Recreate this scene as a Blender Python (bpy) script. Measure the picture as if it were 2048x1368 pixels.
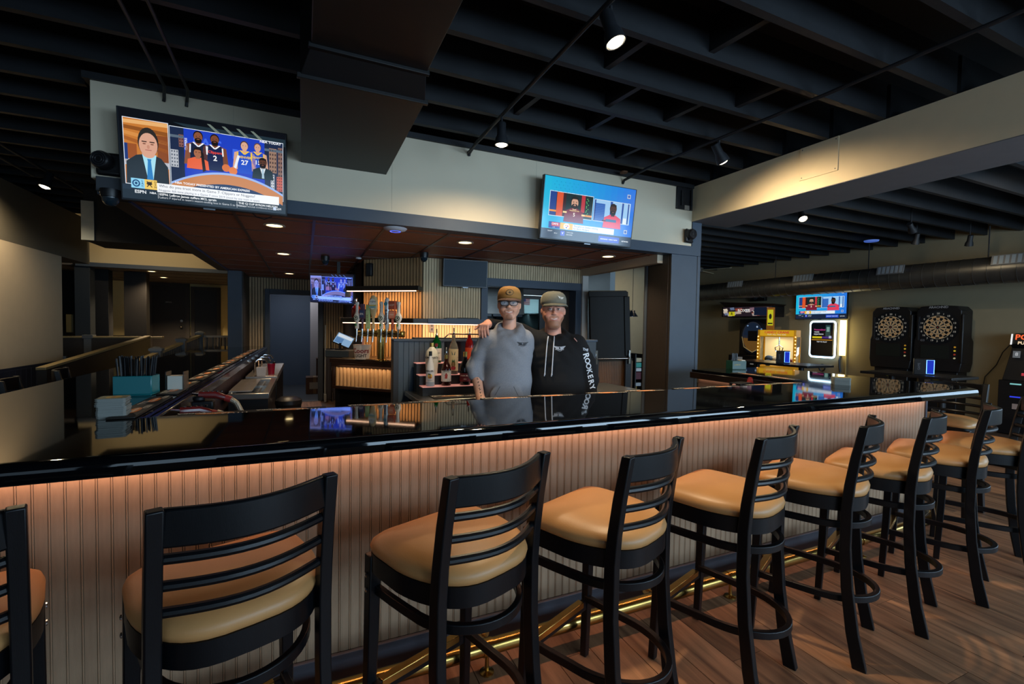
import bpy, math, random
import numpy as np
from mathutils import Matrix, Vector
random.seed(7); np.random.seed(7)
S = bpy.context.scene
for o in list(bpy.data.objects): bpy.data.objects.remove(o)
COL = S.collection
R = math.radians

# ---------------------------------------------------------------- camera
yaw, pitch, roll = R(24.2088), R(-1.841), R(.9243)
fw = Vector((math.sin(yaw)*math.cos(pitch), math.cos(yaw)*math.cos(pitch), math.sin(pitch)))
rt = Vector((math.cos(yaw), -math.sin(yaw), 0)); up = rt.cross(fw)
rt, up = rt*math.cos(roll)+up*math.sin(roll), up*math.cos(roll)-rt*math.sin(roll)
cam = bpy.data.cameras.new('camera'); camo = bpy.data.objects.new('camera', cam); COL.objects.link(camo)
cam.sensor_width = 36; cam.sensor_fit = 'HORIZONTAL'; cam.lens = 924.36/2048*36; cam.clip_start = .02
m = Matrix((rt, up, -fw)).transposed().to_4x4(); m.translation = (0, 0, 1.47); camo.matrix_world = m
S.camera = camo

# ---------------------------------------------------------------- colour management, world, daylight
S.view_settings.view_transform = 'Standard'; S.view_settings.look = 'None'
S.view_settings.exposure = 0.0; S.view_settings.gamma = 1.0; S.view_settings.use_curve_mapping = False
S.cycles.use_denoising = True; S.cycles.use_adaptive_sampling = True; S.cycles.adaptive_threshold = .05; S.cycles.max_bounces = 4; S.cycles.diffuse_bounces = 2; S.cycles.glossy_bounces = 3
S.cycles.transmission_bounces = 4; S.cycles.sample_clamp_indirect = 4.0; S.cycles.caustics_reflective = False; S.cycles.caustics_refractive = False
W = bpy.data.worlds.new('world'); S.world = W; W.use_nodes = True
W.node_tree.nodes['Background'].inputs[0].default_value = (.55, .72, 1, 1)
W.node_tree.nodes['Background'].inputs[1].default_value = .006

def area(name, loc, target, sx, sy, power, col, spread=180):
    l = bpy.data.lights.new(name, 'AREA'); l.shape = 'RECTANGLE'; l.size = sx; l.size_y = sy; l.energy = power; l.color = col; l.spread = R(spread)
    o = bpy.data.objects.new(name, l); COL.objects.link(o); o.location = loc
    o.rotation_euler = (Vector(target)-Vector(loc)).to_track_quat('-Z', 'Y').to_euler(); return o
# daylight entering by the street windows in the wall behind the photographer
DAY = (.54, .77, 1.0)
for wx, pw in ((-3.4, 8), (-.9, 22), (1.9, 85), (4.6, 150), (7.2, 120)):
    area('window_daylight', (wx, -3.36, 1.75), (wx, 0, 1.75), 2.2, 1.5, pw, DAY)
# and by the shop window in the right-hand wall, out of frame
area('window_daylight', (9.93, -.7, 1.72), (0, -.2, 1.3), 3.6, 1.5, 85, DAY)
def spot(name, loc, target, power, col=(1, .78, .52), ang=80, blend=.6, size=.04):
    l = bpy.data.lights.new(name, 'SPOT'); l.energy = power; l.color = col; l.spot_size = R(ang); l.spot_blend = blend; l.shadow_soft_size = size
    o = bpy.data.objects.new(name, l); COL.objects.link(o); o.location = loc
    o.rotation_euler = (Vector(target)-Vector(loc)).to_track_quat('-Z', 'Y').to_euler(); return o

# ---------------------------------------------------------------- helpers: materials
def C(h):
    r = [int(h[i:i+2], 16)/255 for i in (0, 2, 4)]
    return tuple(c/12.92 if c <= .04045 else ((c+.055)/1.055)**2.4 for c in r)
MATS = {}
def M(name, col='808080', rough=.5, metal=0, var=.0, scale=8, bump=0, bscale=60, emit=None, es=1, coat=0, trans=0, ior=1.45, stretch=None, rnd=0, spec=.5, alpha=1):
    if name in MATS: return MATS[name]
    m = bpy.data.materials.new(name); m.use_nodes = True; nt = m.node_tree; N = nt.nodes; L = nt.links
    p = N['Principled BSDF']; c = C(col) if isinstance(col, str) else col
    p.inputs['Base Color'].default_value = (*c, 1); p.inputs['Roughness'].default_value = rough; p.inputs['Metallic'].default_value = metal
    p.inputs['Coat Weight'].default_value = coat; p.inputs['Coat Roughness'].default_value = .05
    p.inputs['Transmission Weight'].default_value = trans; p.inputs['IOR'].default_value = ior; p.inputs['Specular IOR Level'].default_value = spec
    p.inputs['Alpha'].default_value = alpha
    if emit: p.inputs['Emission Color'].default_value = (*C(emit), 1); p.inputs['Emission Strength'].default_value = es
    tc = N.new('ShaderNodeTexCoord'); mp = N.new('ShaderNodeMapping'); L.new(tc.outputs['Object'], mp.inputs[0])
    if stretch: mp.inputs['Scale'].default_value = stretch
    if var or rnd:
        n = N.new('ShaderNodeTexNoise'); n.inputs['Scale'].default_value = scale; n.inputs['Detail'].default_value = 5; L.new(mp.outputs[0], n.inputs[0])
        r = N.new('ShaderNodeMapRange'); L.new(n.outputs[0], r.inputs[0]); r.inputs[1].default_value = .25; r.inputs[2].default_value = .75
        r.inputs[3].default_value = 1-var; r.inputs[4].default_value = 1+var
        out = r.outputs[0]
        if rnd:
            oi = N.new('ShaderNodeObjectInfo'); r2 = N.new('ShaderNodeMapRange'); L.new(oi.outputs['Random'], r2.inputs[0]); r2.inputs[3].default_value = 1-rnd; r2.inputs[4].default_value = 1+rnd
            mu = N.new('ShaderNodeMath'); mu.operation = 'MULTIPLY'; L.new(out, mu.inputs[0]); L.new(r2.outputs[0], mu.inputs[1]); out = mu.outputs[0]
        mx = N.new('ShaderNodeVectorMath'); mx.operation = 'SCALE'; mx.inputs[0].default_value = c; L.new(out, mx.inputs['Scale']); L.new(mx.outputs[0], p.inputs['Base Color'])
    if bump:
        b = N.new('ShaderNodeTexNoise'); b.inputs['Scale'].default_value = bscale; b.inputs['Detail'].default_value = 4; L.new(mp.outputs[0], b.inputs[0])
        bn = N.new('ShaderNodeBump'); bn.inputs['Strength'].default_value = bump; bn.inputs['Distance'].default_value = .004; L.new(b.outputs[0], bn.inputs['Height']); L.new(bn.outputs[0], p.inputs['Normal'])
    MATS[name] = m; return m
def print_mat(name, es=0, rough=.6):
    if name in MATS: return MATS[name]
    m = bpy.data.materials.new(name); m.use_nodes = True; nt = m.node_tree; N = nt.nodes; L = nt.links; p = N['Principled BSDF']
    a = N.new('ShaderNodeVertexColor'); a.layer_name = 'Col'; p.inputs['Roughness'].default_value = rough
    if es:
        p.inputs['Base Color'].default_value = (.005, .005, .005, 1); L.new(a.outputs[0], p.inputs['Emission Color']); p.inputs['Emission Strength'].default_value = es
        p.inputs['Roughness'].default_value = .12
    else: L.new(a.outputs[0], p.inputs['Base Color'])
    MATS[name] = m; return m
def wood_floor(name):
    m = bpy.data.materials.new(name); m.use_nodes = True; nt = m.node_tree; N = nt.nodes; L = nt.links; p = N['Principled BSDF']
    tc = N.new('ShaderNodeTexCoord'); oi = N.new('ShaderNodeObjectInfo'); ad = N.new('ShaderNodeVectorMath'); ad.operation = 'ADD'
    sc = N.new('ShaderNodeVectorMath'); sc.operation = 'SCALE'; cb = N.new('ShaderNodeCombineXYZ')
    for i in range(3): L.new(oi.outputs['Random'], cb.inputs[i])
    L.new(cb.outputs[0], sc.inputs[0]); sc.inputs['Scale'].default_value = 37; L.new(tc.outputs['Object'], ad.inputs[0]); L.new(sc.outputs[0], ad.inputs[1])
    mp = N.new('ShaderNodeMapping'); mp.inputs['Scale'].default_value = (6.5, .6, 1); L.new(ad.outputs[0], mp.inputs[0])
    n = N.new('ShaderNodeTexNoise'); n.inputs['Scale'].default_value = 1.9; n.inputs['Detail'].default_value = 10; n.inputs['Roughness'].default_value = .62; n.inputs['Distortion'].default_value = 1.0; L.new(mp.outputs[0], n.inputs[0])
    w = N.new('ShaderNodeTexWave'); w.bands_direction = 'X'; w.inputs['Scale'].default_value = .7; w.inputs['Distortion'].default_value = 14; w.inputs['Detail'].default_value = 3; w.inputs['Detail Scale'].default_value = 1.2; L.new(mp.outputs[0], w.inputs[0])
    mix = N.new('ShaderNodeMix'); mix.inputs[0].default_value = .08; L.new(n.outputs[0], mix.inputs[2]); L.new(w.outputs['Fac'], mix.inputs[3])
    cr = N.new('ShaderNodeValToRGB'); e = cr.color_ramp.elements; e[0].position = .26; e[0].color = (*C('5a3a28'), 1); e[1].position = .76; e[1].color = (*C('be8860'), 1)
    x = e.new(.5); x.color = (*C('946848'), 1); L.new(mix.outputs[0], cr.inputs[0])
    r2 = N.new('ShaderNodeMapRange'); L.new(oi.outputs['Random'], r2.inputs[0]); r2.inputs[3].default_value = .66; r2.inputs[4].default_value = 1.22
    s2 = N.new('ShaderNodeVectorMath'); s2.operation = 'SCALE'; L.new(cr.outputs[0], s2.inputs[0]); L.new(r2.outputs[0], s2.inputs['Scale']); L.new(s2.outputs[0], p.inputs['Base Color'])
    p.inputs['Roughness'].default_value = .48
    bn = N.new('ShaderNodeBump'); bn.inputs['Strength'].default_value = .3; bn.inputs['Distance'].default_value = .003; L.new(mix.outputs[0], bn.inputs['Height']); L.new(bn.outputs[0], p.inputs['Normal'])
    MATS[name] = m; return m

# ---------------------------------------------------------------- helpers: geometry
class B:
    def __init__(s): s.v = []; s.f = []
    def add(s, v, f):
        k = len(s.v); s.v += [tuple(p) for p in v]; s.f += [tuple(i+k for i in q) for q in f]; return s
    def box(s, x0, y0, z0, x1, y1, z1):
        return s.add([(x, y, z) for z in (z0, z1) for y in (y0, y1) for x in (x0, x1)], [(0, 2, 3, 1), (4, 5, 7, 6), (0, 1, 5, 4), (2, 6, 7, 3), (0, 4, 6, 2), (1, 3, 7, 5)])
    def cyl(s, a, b, r, r2=None, n=14):
        a = Vector(a); b = Vector(b); return s.tube([a, b], [r, r if r2 is None else r2], n)
    def tube(s, pts, r, n=8, closed=False):
        pts = [Vector(p) for p in pts]; k = len(pts); rr = r if isinstance(r, (list, tuple)) else [r]*k
        t0 = (pts[1]-pts[0]).normalized(); u = t0.orthogonal().normalized(); v = []; f = []
        for i, p in enumerate(pts):
            if closed: t = (pts[(i+1) % k]-pts[i-1]).normalized()
            else: t = (pts[min(i+1, k-1)]-pts[max(i-1, 0)]).normalized()
            u = (u-t*u.dot(t)).normalized(); w = t.cross(u)
            for j in range(n):
                a = 2*math.pi*j/n; v.append(p+(u*math.cos(a)+w*math.sin(a))*rr[i])
        m = k if closed else k-1
        for i in range(m):
            for j in range(n):
                a, b = i*n+j, i*n+(j+1) % n; c, d = ((i+1) % k)*n+(j+1) % n, ((i+1) % k)*n+j; f.append((a, b, c, d))
        if not closed: f += [tuple(range(n))[::-1], tuple(range((k-1)*n, k*n))]
        return s.add(v, f)
    def sweep(s, pts, w, h, closed=False, upv=(0, 0, 1)):
        # rectangle profile: w across the path sideways, h along upv
        pts = [Vector(p) for p in pts]; k = len(pts); U = Vector(upv); v = []; f = []
        ww = w if isinstance(w, (list, tuple)) else [w]*k; hh = h if isinstance(h, (list, tuple)) else [h]*k
        for i, p in enumerate(pts):
            t = (pts[(i+1) % k]-pts[i-1]) if closed else (pts[min(i+1, k-1)]-pts[max(i-1, 0)])
            sd = t.cross(U).normalized()
            for a, b in ((-1, -1), (1, -1), (1, 1), (-1, 1)): v.append(p+sd*(a*ww[i]/2)+U*(b*hh[i]/2))
        m = k if closed else k-1
        for i in range(m):
            for j in range(4): f.append((i*4+j, i*4+(j+1) % 4, ((i+1) % k)*4+(j+1) % 4, ((i+1) % k)*4+j))
        if not closed: f += [(3, 2, 1, 0), tuple(range(k*4-4, k*4))]
        return s.add(v, f)
    def lathe(s, prof, n=20, loc=(0, 0, 0)):
        v = []; f = []; k = len(prof)
        for r, z in prof:
            for j in range(n):
                a = 2*math.pi*j/n; v.append((loc[0]+max(r, 1e-5)*math.cos(a), loc[1]+max(r, 1e-5)*math.sin(a), loc[2]+z))
        for i in range(k-1):
            for j in range(n): f.append((i*n+j, i*n+(j+1) % n, (i+1)*n+(j+1) % n, (i+1)*n+j))
        f += [tuple(range(n))[::-1], tuple(range((k-1)*n, k*n))]
        return s.add(v, f)
    def prism(s, poly, z0, z1):
        n = len(poly); v = [(x, y, z0) for x, y in poly]+[(x, y, z1) for x, y in poly]
        return s.add(v, [tuple(range(n))[::-1], tuple(range(n, 2*n))]+[(i, (i+1) % n, n+(i+1) % n, n+i) for i in range(n)])
    def layers(s, rings, cap=True):
        n = len(rings[0]); v = [p for r in rings for p in r]; f = []
        for i in range(len(rings)-1):
            for j in range(n): f.append((i*n+j, i*n+(j+1) % n, (i+1)*n+(j+1) % n, (i+1)*n+j))
        if cap: f += [tuple(range(n))[::-1], tuple(range((len(rings)-1)*n, len(rings)*n))]
        return s.add(v, f)
    def ball(s, c, r, n=12, m=8):
        rx, ry, rz = r if isinstance(r, (tuple, list)) else (r, r, r)
        return s.layers([[(c[0]+rx*math.sin(t)*math.cos(2*math.pi*j/n), c[1]+ry*math.sin(t)*math.sin(2*math.pi*j/n), c[2]-rz*math.cos(t)) for j in range(n)] for t in [math.pi*(i+.02)/(m+.04) if i else .02 for i in range(m+1)]])
    def xf(s, mat, start=0):
        s.v[start:] = [tuple(mat @ Vector(p)) for p in s.v[start:]]; return s
    def mesh(s, name):
        me = bpy.data.meshes.new(name); me.from_pydata(s.v, [], s.f); me.validate(); me.update(); return me
def T(x=0, y=0, z=0, rx=0, ry=0, rz=0):
    return Matrix.Translation((x, y, z)) @ Matrix.Rotation(R(rz), 4, 'Z') @ Matrix.Rotation(R(ry), 4, 'Y') @ Matrix.Rotation(R(rx), 4, 'X')
def fix_normals(me):
    import bmesh
    bm = bmesh.new(); bm.from_mesh(me); bmesh.ops.recalc_face_normals(bm, faces=bm.faces); bm.to_mesh(me); bm.free()
def O(name, b, mat, parent=None, bevel=0, smooth=35, loc=None, rot=None, label=None, cat=None, group=None, kind=None, seg=2):
    me = b if isinstance(b, bpy.types.Mesh) else b.mesh(name)
    if not isinstance(b, bpy.types.Mesh):
        fix_normals(me)
        if smooth: me.shade_smooth(); me.set_sharp_from_angle(angle=R(smooth))
        if mat is not None: me.materials.append(mat)
    o = bpy.data.objects.new(name, me); COL.objects.link(o)
    if parent: o.parent = parent
    if loc: o.location = loc
    if rot: o.rotation_euler = [R(a) for a in rot]
    if bevel:
        md = o.modifiers.new('bevel', 'BEVEL'); md.width = bevel; md.segments = seg; md.limit_method = 'ANGLE'; md.angle_limit = R(40)
    return tag(o, label, cat, group, kind)
def tag(o, label=None, cat=None, group=None, kind=None):
    if label: o['label'] = label
    if cat: o['category'] = cat
    if group: o['group'] = group
    if kind: o['kind'] = kind
    return o
def E(name, loc=(0, 0, 0), rz=0, label=None, cat=None, group=None, kind=None, rot=None):
    o = bpy.data.objects.new(name, None); COL.objects.link(o); o.location = loc; o.empty_display_size = .05
    o.rotation_euler = [R(a) for a in rot] if rot else (0, 0, R(rz)); return tag(o, label, cat, group, kind)
def dup(root, loc, rz=None, label=None, group=None):
    r = root.copy(); COL.objects.link(r); r.location = loc
    if rz is not None: r.rotation_euler = (0, 0, R(rz))
    if label: r['label'] = label
    if group: r['group'] = group
    for ch in root.children:
        c = ch.copy(); COL.objects.link(c); c.parent = r
        for g in ch.children:
            d = g.copy(); COL.objects.link(d); d.parent = c
    return r
# flat print: coloured polygons and lettering on a plane (x right, y up), thin layers
TXT = {}
def text_geo(s, bold=False):
    k = (s, bold)
    if k not in TXT:
        cu = bpy.data.curves.new('t', 'FONT'); cu.body = s; cu.align_x = 'CENTER'; cu.align_y = 'CENTER'; cu.resolution_u = 2; cu.size = 1
        if bold: cu.offset = .025
        ob = bpy.data.objects.new('t', cu); me = bpy.data.meshes.new_from_object(ob)
        TXT[k] = ([tuple(v.co) for v in me.vertices], [tuple(p.vertices) for p in me.polygons])
        bpy.data.objects.remove(ob); bpy.data.curves.remove(cu); bpy.data.meshes.remove(me)
    return TXT[k]
class P:
    def __init__(s, ox=0, oy=0, sx=1, sy=1): s.v = []; s.f = []; s.c = []; s.o = (ox, oy, sx, sy); s.dz = .0004; s.tint = None
    def raw(s, pts, faces, col, L):
        k = len(s.v); ox, oy, sx, sy = s.o; c = C(col) if isinstance(col, str) else col
        s.v += [(ox+p[0]*sx, oy+p[1]*sy, L*s.dz) for p in pts]; s.f += [tuple(i+k for i in q) for q in faces]; s.c += [c]*len(pts); return s
    def poly(s, pts, col, L=1): return s.raw(pts, [tuple(range(len(pts)))], col, L)
    def rect(s, x0, y0, x1, y1, col, L=1): return s.poly([(x0, y0), (x1, y0), (x1, y1), (x0, y1)], col, L)
    def ell(s, x, y, rx, ry, col, L=1, n=18, a0=0, a1=360): return s.poly([(x+rx*math.cos(R(a0+(a1-a0)*i/n)), y+ry*math.sin(R(a0+(a1-a0)*i/n))) for i in range(n)], col, L)
    def line(s, pts, w, col, L=1):
        for a, b in zip(pts, pts[1:]):
            d = Vector((b[0]-a[0], b[1]-a[1])); n = Vector((-d.y, d.x)).normalized()*w/2
            s.poly([(a[0]+n.x, a[1]+n.y), (a[0]-n.x, a[1]-n.y), (b[0]-n.x, b[1]-n.y), (b[0]+n.x, b[1]+n.y)], col, L)
        return s
    def text(s, t, x, y, size, col, L=2, align='c', rot=0, bold=False, wide=1):
        v, f = text_geo(t, bold)
        if not v: return s
        x0 = min(p[0] for p in v); x1 = max(p[0] for p in v); dx = {'c': 0, 'l': -x0, 'r': -x1}[align]; c, n = math.cos(R(rot)), math.sin(R(rot))
        asp = s.o[3]/s.o[2]
        return s.raw([(x+((p[0]+dx)*c*wide-p[1]*n)*size*asp, y+((p[0]+dx)*n*wide+p[1]*c)*size) for p in v], f, col, L)
    def mesh(s, name, mat, warp=None):
        me = bpy.data.meshes.new(name); v = [warp(p) for p in s.v] if warp else s.v; me.from_pydata(v, [], s.f)
        a = me.color_attributes.new('Col', 'FLOAT_COLOR', 'POINT')
        if s.tint: s.c = [tuple(t*(.25*k+.75*(.3*c[0]+.6*c[1]+.1*c[2])*1.0)+t2*k for t, t2, k in zip(s.tint, (.12, .12, .3), c)) for c in s.c]
        a.data.foreach_set('color', np.array([(*c, 1) for c in s.c], np.float32).ravel()); me.materials.append(mat); me.update(); return me
    def obj(s, name, mat, parent=None, loc=(0, 0, 0), rot=(90, 0, 0), warp=None, label=None):
        return O(name, s.mesh(name, mat, warp), None, parent, loc=loc, rot=rot, label=label)
# ---------------------------------------------------------------- materials used all over
black = M('black_paint', '1d1f23', .55, var=.25, scale=5)
blackm = M('black_plastic', '121215', .4)
dark = M('dark_ceiling', '0c0d10', .75, var=.3, scale=3)
cream = M('cream_paint', 'ddd0b6', .75, var=.03, scale=3, bump=.05, bscale=180)
navy = M('slate_blue_paint', '414d5c', .55, var=.06, scale=6)
greyp = M('grey_paint', '6c6a6c', .7, var=.05)
kickm = M('kickboard_paint', '4d4f57', .5, var=.08)
steel = M('stainless', 'b9b6b0', .28, 1, var=.08, scale=14, bump=.05)
chrome = M('chrome', 'd8d8d8', .12, 1)
satin_brass = M('satin_brass', 'cfae6a', .45, 1)
brass = M('brass', 'c6a158', .22, 1, var=.06, scale=20)
olive = M('olive_grey_paint', '5a5549', .75, var=.04)
yellowwall = M('warm_cream_paint', 'ecd79c', .8, var=.03)
brownwood = M('brown_trim', '2c2622', .5, var=.15, stretch=(6, 6, 1))
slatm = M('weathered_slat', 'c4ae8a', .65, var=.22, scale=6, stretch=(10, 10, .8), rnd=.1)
slatgap = M('slat_gap', '4c4034', .8)
tilem = M('brown_ceiling_tile', 'a3684c', .55, var=.12, scale=6, rnd=.06)
gridm = M('ceiling_grid', '4a2d22', .35)
warmglow = M('warm_lamp', 'ffffff', .5, emit='ffdf9e', es=6)
hotglow = M('hot_lamp', 'ffffff', .5, emit='ffedc8', es=14)
ledm = M('led_strip', 'ffffff', .5, emit='ffc9a0', es=4)
ZC = 2.31

# ---------------------------------------------------------------- floor: slab and planks
floor = O('floor', B().box(-7.2, -3.5, -.06, 10.4, 15.5, -.011), M('floor_base', '5a4536', .6, var=.1), kind='structure')
pm = wood_floor('plank_wood'); meshes = {}
def plank(x, y0, y1):
    k = round(y1-y0, 2)
    if k not in meshes:
        me = B().box(-.0884, -k/2+.0012, -.011, .0884, k/2-.0012, 0).mesh('plank'); fix_normals(me); me.materials.append(pm); meshes[k] = me
    O('plank', meshes[k], None, floor, loc=(x, (y0+y1)/2, 0))
nx = 0
for i in range(62):
    x = -1.95+i*.18
    ytop = 1.93 if x < 4.33 else (4.1 if x < 7.6 else 3.1)
    ybot = -.1 if x < 5.5 else .7
    y = ybot-[0, .61, .3, .92, .46, .15][i*5 % 6] if i % 2 else ybot-[.2, .75, .4, 1.0][i % 4]
    while y < ytop-.05:
        y1 = min(y+1.22, ytop)
        if y1-y > .08: plank(x, y, y1)
        y += 1.22
for x0, x1, y0, y1 in ((-.62, .3, 7.2, 9.65),):
    for i in range(5):
        x = x0+.1+i*.18
        for a, b in ((7.2-.3*(i % 2), 8.3), (8.3, 9.55)): plank(x, a, b)
O('trim_1', B().box(-.6, 9.5, -.011, .3, 9.66, .004), M('threshold', '4b4a4a', .5), kind='structure')
O('corridor_floor', B().box(-.7, 9.66, -.011, .7, 12.2, .002), M('corridor_floor', '3a3c40', .4), floor)

# ---------------------------------------------------------------- ceiling: deck, joists, bridging
ceiling = O('ceiling', B().box(-7.2, -3.5, 3.33, 10.4, 15.5, 3.4), dark, kind='structure')
jm = M('joist_paint', '17191d', .6, var=.25, scale=4, bump=.3, bscale=25)
def joist(x0, x1, y, z0=3.07):
    O('joist', B().box(x0, y-.022, z0, x1, y+.022, 3.33), jm, ceiling)
for i in range(16):
    y = 3.72-i*.41
    joist(-7, 3.95, y); joist(4.0, 10, y)
for i in range(13):
    y = 4.13+i*.41
    joist(-7, -1.36, y)
    if y < 10.9: joist(4.0, 10, y, 3.07)
for (x, i) in ((2.15, 1), (2.05, 2), (1.75, 3), (2.75, 0), (2.6, 2), (1.5, 1), (3.2, 1), (2.2, 4), (-1.5, 2), (-2.6, 1), (2.9, 3)):
    y = 3.72-i*.41
    b = B().box(-.02, -.19, -.1, .02, .19, .1); O('bridging_block', b, jm, ceiling, loc=(x, y-.205, 3.2), rot=(0, 0, 6))
# duct dropping into the fascia
dm = M('duct_paint', '0e0f11', .5, var=.12, scale=3)
duct = E('air_duct', (.3, 2.4, 2.7), label='flat black rectangular air duct running over the bar into the cream fascia', cat='duct')
def ring(x0, x1, y, z0, z1): return [(x0-.3, y-2.4, z0-2.7), (x1-.3, y-2.4, z0-2.7), (x1-.3, y-2.4, z1-2.7), (x0-.3, y-2.4, z1-2.7)]
O('end_section', B().layers([ring(-.024, .615, 3.96, 2.71, 3.04), ring(-.022, .60, 2.55, 2.69, 3.04)]), dm, duct, bevel=.004)
O('transition', B().layers([ring(-.022, .60, 2.548, 2.69, 3.04), ring(.027, .575, 2.42, 2.78, 3.04)]), dm, duct, bevel=.003)
O('main_section', B().layers([ring(.027, .58, 2.418, 2.785, 3.05), ring(.025, .61, -3, 2.79, 3.05)]), dm, duct, bevel=.004)
for x0, x1, y, z in ((-.03, .61, 2.55, 2.685), (.02, .585, 2.42, 2.775)):
    O('seam_flange', B().box(x0-.3-.006, y-2.4-.012, z-2.7-.006, x1-.3+.006, y-2.4+.012, z-2.7+.02), dm, duct, bevel=.003)

# ---------------------------------------------------------------- outer walls
O('wall_front', B().box(-7.2, -3.6, 0, 10.4, -3.5, .95).box(-7.2, -3.6, 2.55, 10.4, -3.5, 3.4).box(-7.2, -3.6, .95, -4.55, -3.5, 2.55).box(8.35, -3.6, .95, 10.4, -3.5, 2.55), cream, kind='structure')
for i, wx in enumerate((-3.4, -.9, 1.9, 4.6, 7.2)):
    w = O('window_%d' % (i+1), B().box(wx-1.15, -3.56, .95, wx-1.08, -3.48, 2.55).box(wx+1.08, -3.56, .95, wx+1.15, -3.48, 2.55).box(wx-1.08, -3.56, .95, wx+1.08, -3.48, 1.0).box(wx-1.08, -3.56, 2.5, wx+1.08, -3.48, 2.55), black, kind='structure')
    O('pane', B().box(wx-1.08, -3.53, 1.0, wx+1.08, -3.525, 2.5), M('window_glass', 'dfe8ee', .02, trans=1, ior=1.45), w)
O('wall_right', B().box(10.0, 1.15, 0, 10.15, 11.1, 3.33).box(10.0, -3.5, 0, 10.15, 1.15, .93).box(10.0, -3.5, 2.52, 10.15, 1.15, 3.33).box(10.0, -3.5, .93, 10.15, -2.55, 2.52), M('right_wall_paint', '93876c', .8, var=.03), kind='structure')
w7 = O('window_7', B().box(10.0, -2.55, .93, 10.1, -2.48, 2.52).box(10.0, 1.08, .93, 10.1, 1.15, 2.52).box(10.0, -2.48, .93, 10.1, 1.08, .98).box(10.0, -2.48, 2.47, 10.1, 1.08, 2.52), black, kind='structure')
O('pane', B().box(10.05, -2.48, .98, 10.056, 1.08, 2.47), MATS['window_glass'], w7)
O('wall_far', B().box(3.9, 11.0, 0, 10.15, 11.15, 3.33), M('far_wall_paint', 'b9b6a0', .8, var=.03), kind='structure')
O('wall_left', B().box(-3.12, 1.0, .93, -2.97, 8.16, 2.32).box(-7.2, -3.5, 0, -7.1, 15.5, 3.33), M('left_wall_paint', 'b5a58b', .8, var=.03), kind='structure')
O('baseboard_left', B().box(-3.12, 1.0, 0, -2.955, 8.17, .93), M('wainscot_paint', '23283a', .5), kind='structure')
wl = O('trim_2', B().box(-3.13, 8.161, 0, -2.94, 8.20, .98), navy, kind='structure')
for i in range(28):
    O('wainscot_board', B().box(-2.955, 5.0+i*.11, .0, -2.947, 5.0+i*.11+.098, .9), MATS['wainscot_paint'], wl)
O('wall_upper_left', B().box(-3.4, -3.4, 2.32, -2.97, 9.05, 2.98), olive, kind='structure')

# ---------------------------------------------------------------- soffit over the bar: fascia, trims, tiled ceiling
YF = 3.95
fas = O('wall_fascia', B().box(-1.284, YF, 2.41, 3.966, YF+.12, 3.045), cream, kind='structure', bevel=.003)
O('trim_3', B().box(-1.25, YF-.012, ZC-.005, 4.10, YF+.13, 2.41), navy, kind='structure', bevel=.003)
O('trim_4', B().box(-1.32, YF-.02, 3.045, 3.97, YF+.13, 3.09), black, kind='structure')
O('trim_5', B().box(3.966, YF-.012, 2.405, 4.104, YF+.13, 2.68), navy, kind='structure', bevel=.003)
O('wall_soffit_left', B().box(-1.284, YF+.12, 2.41, -1.2, 8.66, 3.05), black, kind='structure')
O('trim_6', B().box(-1.25, YF+.13, ZC-.01, -1.125, 8.66, 2.41), M('dark_brown_strip', '211a19', .5), kind='structure')
O('trim_7', B().box(-1.125, YF+.13, ZC-.012, -1.108, 8.66, ZC+.02), M('cobalt_edge', '16386e', .4), kind='structure')
fl = O('trim_8', B().box(-.4725, YF-.001, 2.42, -.4715, YF, 3.04).box(.66, YF-.001, 2.42, .6615, YF, 3.04).box(2.0, YF-.001, 2.42, 2.001, YF, 3.04), M('seam_line', '9d9482', .8), kind='structure')  # thin darker lines along the fascia seams
# tiled ceiling: grid of tiles between the walls
def inside(x, y):
    if y < 5.63: return x < 3.63
    if y < 6.25: return x < .70+(6.26-y)*1.0
    return x < .70
soff = O('ceiling_soffit', B().box(-1.12, YF+.12, ZC+.035, 3.66, 9.66, ZC+.06), gridm, kind='structure')
xs = [-1.11, -.96]+[-.96+.0+.535+i*.567 for i in range(9)]
xs = [-1.108, -.495]+[-.495+.567*(i+1) for i in range(8)]
ys = [YF+.13]+[4.22+.6*i for i in range(10)]
for i in range(len(xs)-1):
    for j in range(len(ys)-1):
        x0, x1, y0, y1 = xs[i], xs[i+1], ys[j], ys[j+1]; y1 = min(y1, 9.64); x1 = min(x1, 3.64)
        if x1-x0 < .05: continue
        c = sum(inside(a, b) for a, b in ((x0+.1, y0+.1), (x1-.1, y0+.1), (x0+.1, y1-.1)))
        if c == 0: continue
        O('ceiling_tile', B().box(x0+.006, y0+.006, ZC+.004, x1-.006, y1-.006, ZC+.03), tilem, soff, bevel=.003, seg=1)
for x in xs: O('grid_runner', B().box(x-.012, YF+.12, ZC-.001, x+.012, 9.64 if x < .7 else 5.68, ZC+.034), gridm, soff)
for y in ys[1:]: O('grid_tee', B().box(-1.11, y-.012, ZC, 3.64 if y < 5.64 else (.70 if y > 6.2 else 1.3), y+.012, ZC+.034), gridm, soff)
O('trim_9', B().box(3.60, YF+.13, 2.215, 3.70, 5.65, ZC+.03), M('cream_header', 'c9b79e', .7), kind='structure')

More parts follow.
